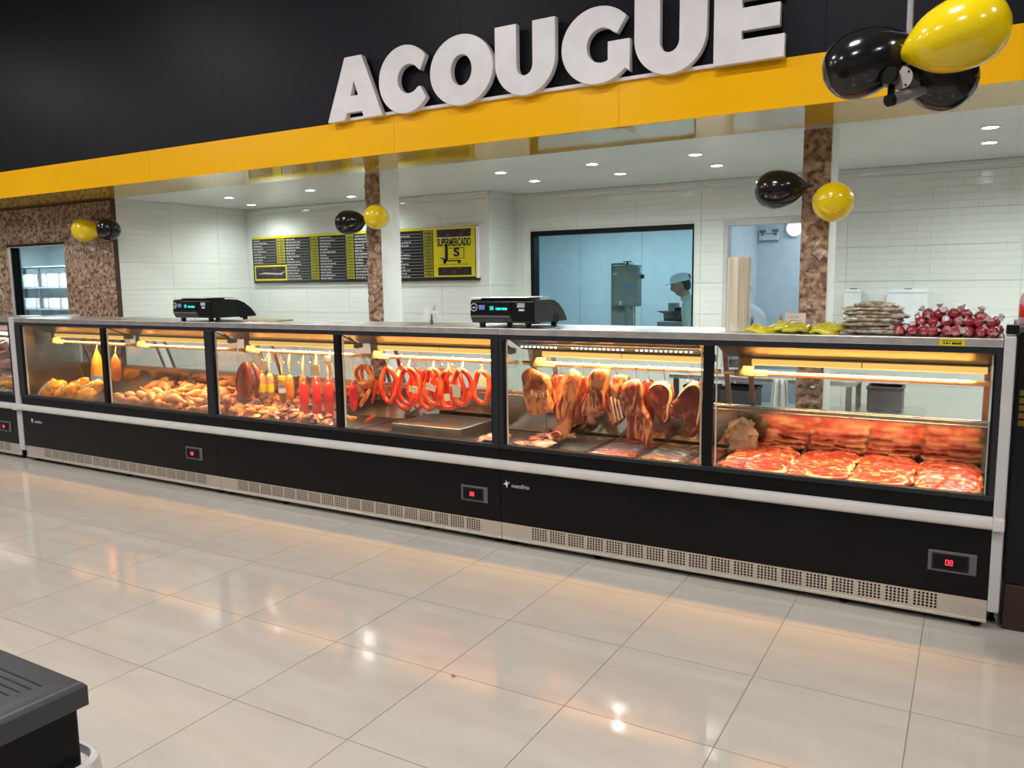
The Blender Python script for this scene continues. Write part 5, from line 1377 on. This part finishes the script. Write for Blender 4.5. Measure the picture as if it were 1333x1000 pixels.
def person(label, x, y, rz, H, shirt, cap=True, lean=.10, group=None):
    """standing, facing local -X, forearms forward over the work"""
    t = thing('person', label, 'person', (x, y, 0), rz); s = H / 1.75
    hx = -.10 * s - lean
    hips, chest, neck = (0, 0, .95 * s), (-.05 - lean * .4, 0, 1.27 * s), (hx + .02, 0, 1.47 * s)
    V = [(0, 0, .95 * s, .118, .092), (-.02 - lean * .2, 0, 1.10 * s, .112, .088), (chest[0], 0, 1.29 * s, .125, .095), (hx + .06, 0, 1.42 * s, .07, .06), (hx + .03, 0, 1.50 * s, .064), (hx + .005, 0, 1.57 * s, .062)]
    E = [(0, 1), (1, 2), (2, 3), (3, 4), (4, 5)]
    for sd in (-1, 1):
        b = len(V)
        V += [(chest[0] + .02, sd * .150, 1.37 * s, .050), (chest[0] + .01, sd * .215, 1.33 * s, .045), (chest[0] + .02, sd * .245, 1.10 * s, .045), (chest[0] - .22, sd * .17, 1.03 * s, .032), (chest[0] - .29, sd * .15, 1.02 * s, .036, .022)]
        E += [(2, b), (b, b + 1), (b + 1, b + 2), (b + 2, b + 3), (b + 3, b + 4)]
        h = b + 4; wx, wy, wz = V[h][:3]
        for q in range(4):           # four fingers of different lengths, curled down
            c = len(V); oy = (q - 1.5) * .019; ln = (.062, .072, .068, .052)[q]
            V += [(wx - .045, wy + oy, wz - .002, .011), (wx - .045 - ln * .55, wy + oy, wz - .012, .0095), (wx - .045 - ln * .85, wy + oy, wz - .038, .008)]
            E += [(h, c), (c, c + 1), (c + 1, c + 2)]
        c = len(V); V += [(wx - .01, wy - sd * .036, wz - .01, .012), (wx - .045, wy - sd * .046, wz - .026, .010)]; E += [(h, c), (c, c + 1)]
        b = len(V)
        V += [(0, sd * .09, .88 * s, .095), (-.01, sd * .10, .50 * s, .062), (.02, sd * .105, .09 * s, .042), (-.12, sd * .115, .045 * s, .042), (-.17, sd * .12, .035 * s, .030)]
        E += [(0, b), (b, b + 1), (b + 1, b + 2), (b + 2, b + 3), (b + 3, b + 4)]
    skin_body('body', V, E, M['skin'], t)
    # shirt follows the torso and the arms
    SV = [(0, 0, .84 * s, .172, .140), (0, 0, .95 * s, .162, .130), (-.02 - lean * .2, 0, 1.10 * s, .148, .118), (chest[0], 0, 1.30 * s, .170, .126), (hx + .055, 0, 1.435 * s, .105, .085), (hx + .03, 0, 1.495 * s, .078, .072)]
    SE = [(0, 1), (1, 2), (2, 3), (3, 4), (4, 5)]
    for sd in (-1, 1):
        b = len(SV)
        SV += [(chest[0] + .02, sd * .150, 1.37 * s, .095), (chest[0] + .01, sd * .215, 1.33 * s, .086), (chest[0] + .02, sd * .245, 1.10 * s, .062), (chest[0] - .16, sd * .19, 1.045 * s, .050)]
        SE += [(3, b), (b, b + 1), (b + 1, b + 2), (b + 2, b + 3)]
    skin_body('shirt', SV, SE, M[shirt], t)
    TV = [(0, 0, 1.02 * s, .138, .108), (0, 0, .92 * s, .150, .118)]; TE = [(0, 1)]
    for sd in (-1, 1):
        b = len(TV); TV += [(0, sd * .09, .86 * s, .112), (-.01, sd * .10, .50 * s, .080), (.02, sd * .105, .10 * s, .066)]; TE += [(1, b), (b, b + 1), (b + 1, b + 2)]
    skin_body('trousers', TV, TE, M['trousers'], t)
    hd = obj('head', head_mesh(), M['skin'], t, smooth=80); hd.location = (hx - .012, 0, 1.600 * s); hd.rotation_euler = (0, -.22, 0); hd.scale = (1.08 * s,) * 3
    for sd in (-1, 1):
        obj('eye', MB().blob((-.080, sd * .030, .010), (.010, .012, .008), 0, 1, 0, 10, 8), M['hair'], hd, smooth=80)
        obj('ear', MB().blob((.012, sd * .077, -.005), (.020, .010, .032), .2, 2, 1, 10, 8), M['skin'], hd, smooth=80)
    hr = MB().blob((.010, 0, .008), (.090, .081, .112), .05, 2, 2, 24, 18)
    hr.v = [(max(v[0], -.045), v[1], max(v[2], -.062 if v[0] > .03 else .03)) for v in hr.v]
    obj('hair', hr, M['hair'], hd, smooth=60)
    if cap:
        cb = MB().lathe([(.092, .034), (.096, .055), (.094, .085), (.078, .112), (.045, .130), (.008, .136)], n=24)
        cb.v = [(v[0] * 1.10, v[1] * .92, v[2]) for v in cb.v]
        cp_ = obj('cap', cb, M['cap_white'], hd, smooth=60)
        obj('cap_peak', MB().prism([(-.085, .070), (-.130, .058), (-.158, .030), (-.165, 0), (-.158, -.030), (-.130, -.058), (-.085, -.070)], .034, .042, 'z'), M['cap_white'], cp_, bevel=.003)
        obj('cap_opening', MB().lathe([(.030, .090), (.030, .108)], (0, 0, .068), 14, axis='x'), M['hair'], cp_)
    return t
person('person in a white cap and pale green uniform looking down behind the back window', -2.755, 9.0, .18, 1.80, 'uniform', True)
person('person in a pale blue uniform half hidden by the film roll in the back doorway', at(959, 400, 8.45).x, 8.45, -PI / 2, 1.74, 'uniform_blue', True)

# ================================================================== BALLOONS
def balloon_mesh(r, L, m):
    prof = [(.004, -L * .62), (.016, -L * .60), (.010, -L * .56), (.020, -L * .52), (r * .46, -L * .42), (r * .79, -L * .26), (r * .96, -L * .07), (r, L * .08), (r * .95, L * .23), (r * .74, L * .38), (r * .40, L * .47), (r * .04, L * .5)]
    # refine
    P_ = []
    for i in range(len(prof) - 1):
        for q in range(3):
            t_ = q / 3; p0 = prof[max(0, i - 1)]; p1 = prof[i]; p2 = prof[i + 1]; p3 = prof[min(len(prof) - 1, i + 2)]
            P_.append(tuple(.5 * ((2 * p1[k]) + (p2[k] - p0[k]) * t_ + (2 * p0[k] - 5 * p1[k] + 4 * p2[k] - p3[k]) * t_ * t_ + (3 * p1[k] - p0[k] - 3 * p2[k] + p3[k]) * t_ ** 3) for k in (0, 1)))
    P_.append(prof[-1])
    return MB().lathe([(max(.001, r_), h) for r_, h in P_], n=32)
def balloon(label, c, d, r, L, m, group):
    """c centre, d direction from knot to tip"""
    mb = balloon_mesh(r, L, m); q = Vector((0, 0, 1)).rotation_difference(Vector(d).normalized())
    t = put('balloon', mb.mesh('balloon', M[m], 80)); t.location = c; t.rotation_euler = q.to_euler()
    tag(t, label, 'balloon', group)
    obj('knot', MB().lathe([(.012, -L * .66), (.006, -L * .63), (.010, -L * .60)], n=10), M[m], t, smooth=60)
    return t
GB = 'balloons on the shop front'
yb = 5.41
balloon('yellow balloon of the pair on the left stone wall', at(112, 300, yb), (-.8, -.35, .05), .125, .30, 'yel_balloon', GB)
balloon('black balloon of the pair on the left stone wall', at(142.5, 299, yb), (.45, -.9, .0), .118, .27, 'blk_balloon', GB)
balloon('black balloon on the left pillar', at(456, 289.5, yb), (-.85, -.35, -.08), .107, .27, 'blk_balloon', GB)
balloon('yellow balloon on the left pillar', at(491, 283, yb), (.25, -1, .05), .103, .25, 'yel_balloon', GB)
balloon('black balloon on the right pillar', at(1015, 246, yb), (-1, -.15, -.05), .122, .31, 'blk_balloon', GB)
balloon('yellow balloon on the right pillar', at(1084, 263, yb), (.25, -1, -.1), .122, .28, 'yel_balloon', GB)
GC = 'balloons hanging from the ceiling lamp'
c0 = at(1186, 50, 3.0)
balloon('big black balloon at the left of the hanging cluster', at(1129, 80, 3.0), Vector((-1, -.1, -.32)), .108, .285, 'blk_balloon', GC)
balloon('big yellow balloon at the top right of the hanging cluster', at(1245, 46, 2.95), Vector((1, -.1, .22)), .112, .30, 'yel_balloon', GC)
balloon('big black balloon at the lower right of the hanging cluster', at(1218, 95, 3.12), Vector((.75, .2, -.65)), .105, .28, 'blk_balloon', GC)
# hanging fixture inside the cluster
hp = at(1183, 60, 3.0)
t = thing('hanging_spotlight', 'grey hanging spotlight on a rod among the big balloons', 'lamp', (hp.x, 3.0, hp.z))
obj('rod', MB().lathe([(.010, -.02), (.010, 5.0 - hp.z)], n=12), M['grey_metal'], t, smooth=40)
obj('tie_knot', MB().blob((0, 0, -.01), (.035, .03, .028), .4, 3, 2, 12, 8), M['blk_balloon'], t, smooth=60)
d0 = at(1173, 103, 3.0) - Vector((hp.x, 3.0, hp.z))
obj('arm', MB().box(d0.x - .005, d0.x + .022, -.01, .01, d0.z + .02, .0), M['grey_metal'], t, bevel=.004)
ds = obj('disc', MB().lathe([(.036, -.022), (.038, -.016), (.038, .006), (.030, .012)], (d0.x, 0, d0.z), 24, axis='y'), M['silver'], t, smooth=40)
for a in (.6, 2.2, 3.9, 5.3):
    obj('screw', MB().lathe([(.0035, -.026), (.0035, -.022)], (d0.x + .029 * math.cos(a), 0, d0.z + .029 * math.sin(a)), 8, axis='y'), M['void'], ds)
d1 = at(1159, 100, 2.95) - Vector((hp.x, 3.0, hp.z))
obj('cap', MB().lathe([(.020, -.030), (.028, -.022), (.029, .03), (.022, .04)], (d1.x, d1.y, d1.z), 20, axis='y'), M['black_plastic'], t, smooth=40)
q0 = at(1160, 130, 2.95) - Vector((hp.x, 3.0, hp.z)); q1 = at(1203, 117, 3.05) - Vector((hp.x, 3.0, hp.z))
obj('lamp_tube', MB().tube([q0, q0.lerp(q1, .5), q1], [.020, .019, .015], 16), M['grey_metal'], t, smooth=40)
obj('tube_end', MB().tube([q0 - (q1 - q0) * .10, q0 + (q1 - q0) * .02], [.019, .0215], 16), M['black_plastic'], t, smooth=40)
obj('bracket', MB().tube([d0 + Vector((-.03, .02, -.0)), q0 + Vector((0, .0, .02))], .012, 8), M['black_plastic'], t, smooth=40)

# ================================================================== RIGHT EDGE: dark display cabinet
t = thing('display_cabinet', 'black cabinet on a brown plinth cut off by the right edge of the photo', 'cabinet', (.72, 4.75, 0))
obj('plinth', MB().box(-.545, .55, -.355, .36, 0, .226), M['brown_plinth'], t, bevel=.004)
obj('cabinet_body', MB().box(-.55, .55, -.34, .36, .226, 1.44), M['black_plastic'], t, bevel=.004)
obj('cabinet_top', MB().box(-.555, .55, -.365, .38, 1.44, 1.468), M['crate_dark'], t, bevel=.004)
obj('corner_block', MB().box(-.605, -.555, -.367, -.30, 1.432, 1.475), M['gasket'], t, bevel=.004)
yp = MB()
for q in range(5): yp.box(-.535, -.49, -.342, -.34, 1.00 + q * .036, 1.026 + q * .036)
obj('faded_print', yp, M['yellow_dull'], t)
p = at(1335, 432, 4.62)
t = thing('drink_bottle', 'pink bottle on the black cabinet at the right edge', 'bottle', (p.x + .006, 4.62, 1.468))
obj('bottle_body', MB().lathe([(.036, 0), (.040, .01), (.040, .115), (.030, .145), (.018, .158)], n=20), M['pink_drink'], t, smooth=40)
obj('bottle_cap', MB().lathe([(.020, .156), (.020, .186), (.016, .190)], n=16), M['grey_metal'], t, smooth=40)
obj('bottle_label', MB().lathe([(.0405, .035), (.041, .036), (.041, .095), (.0405, .096)], n=20), M['sausage_red'], t, smooth=40)

# ================================================================== FOREGROUND CHEST FREEZER
zt = .86
cc = at(112, 893, .94)
CX, CY = -1.622, .946
t = thing('chest_freezer', 'dark grey chest freezer cut off by the lower left corner of the photo', 'freezer', (CX - .9, CY - .45, 0))
bx, by = CX - (CX - .9), CY - (CY - .45)      # corner in local coordinates: (.9, .45)
x0l, y0l = -.9, -.9
# lid frame: four bars with rounded outer edge and ridges toward the opening
rp = [(0, -.055), (0, -.012), (-.006, -.004), (-.016, 0), (-.060, 0), (-.062, -.004), (-.075, -.004), (-.077, -.008), (-.090, -.008), (-.092, -.012), (-.105, -.012), (-.107, -.016), (-.118, -.016), (-.120, -.055)]
mb = MB()
def fbar(side):
    L = []
    for (d, h) in rp:
        ins = d
        if side == 'R': L.append(((bx + ins, y0l - ins), (bx + ins, by + ins), h))
        if side == 'B': L.append(((bx + ins, by + ins), (x0l - ins, by + ins), h))
        if side == 'L': L.append(((x0l - ins, by + ins), (x0l - ins, y0l - ins), h))
        if side == 'F': L.append(((x0l - ins, y0l - ins), (bx + ins, y0l - ins), h))
    b = len(mb.v); k = len(L)
    for (p, q_, h) in L: mb.v.append((p[0], p[1], zt + h)); mb.v.append((q_[0], q_[1], zt + h))
    for i in range(k):
        j = (i + 1) % k; mb.f.append((b + 2 * i, b + 2 * i + 1, b + 2 * j + 1, b + 2 * j))
for s_ in 'RBLF': fbar(s_)
fr = obj('lid_frame', mb, M['freezer_lid'], t, smooth=35)
obj('liner', MB().box(x0l + .12, bx - .12, by - .135, by - .12, .35, zt - .02).box(bx - .135, bx - .12, y0l + .12, by - .12, .35, zt - .02).box(x0l + .12, bx - .12, y0l + .12, y0l + .135, .35, zt - .02).box(x0l + .12, x0l + .135, y0l + .12, by - .12, .35, zt - .02).box(x0l + .12, bx - .12, y0l + .12, by - .12, .34, .36), M['freezer_in'], t)
for k in range(3):
    obj('slide_rail', MB().box(x0l + .12, bx - .135, by - .155 - k * .028, by - .140 - k * .028, zt - .035 - k * .012, zt - .022 - k * .012), M['freezer_in' if k % 2 == 0 else 'gasket'], t, bevel=.002)
obj('glass_lid', MB().box(x0l + .13, bx - .14, y0l + .13, by - .16, zt - .050, zt - .044), M['glass'], t)
obj('body', MB().box(x0l + .02, bx - .012, y0l + .02, by - .018, .10, zt - .05), M['black_metal'], t, bevel=.006)
obj('base', MB().box(x0l + .06, bx - .06, y0l + .06, by - .06, .0, .10), M['black_plastic'], t)
# pale bumper rail around the body, with rounded corner
bz0, bz1 = .60, .690
def rrect(off, r, n=8):
    P_ = []
    for (cx, cy, a0) in ((bx + off - r, by + off - r, 0), (x0l - off + r, by + off - r, 90), (x0l - off + r, y0l - off + r, 180), (bx + off - r, y0l - off + r, 270)):
        for i in range(n + 1):
            a = math.radians(a0 + 90 * i / n); P_.append((cx + r * math.cos(a), cy + r * math.sin(a)))
    return P_
prof = [(-.010, bz0), (.016, bz0), (.027, bz0 + .012), (.029, bz0 + .04), (.024, bz1 - .006), (.018, bz1), (.012, bz1 - .002), (.009, bz1 - .02), (-.010, bz1 - .022)]
mb = MB(); n_ = None
for (off, z) in prof:
    P_ = rrect(off, .05 + off * .4); n_ = len(P_)
    mb.v += [(p[0], p[1], z) for p in P_]
for r in range(len(prof) - 1):
    for i in range(n_):
        mb.f.append((r * n_ + i, r * n_ + (i + 1) % n_, (r + 1) * n_ + (i + 1) % n_, (r + 1) * n_ + i))
obj('bumper', mb, M['bumper'], t, smooth=40)
# speck on the floor
o = obj('floor_speck', MB().blob((0, 0, 0), (.011, .008, .005), .3, 2, 1, 10, 6), M['olive_pack'], smooth=60); p = at(590, 881, 1)
d = p - Vector((0, 0, CAM_H)); k = -CAM_H / d.z; q = Vector((0, 0, CAM_H)) + d * k; o.location = (q.x, q.y, .004)
tag(o, 'small dark speck of litter lying on the beige floor', 'litter')
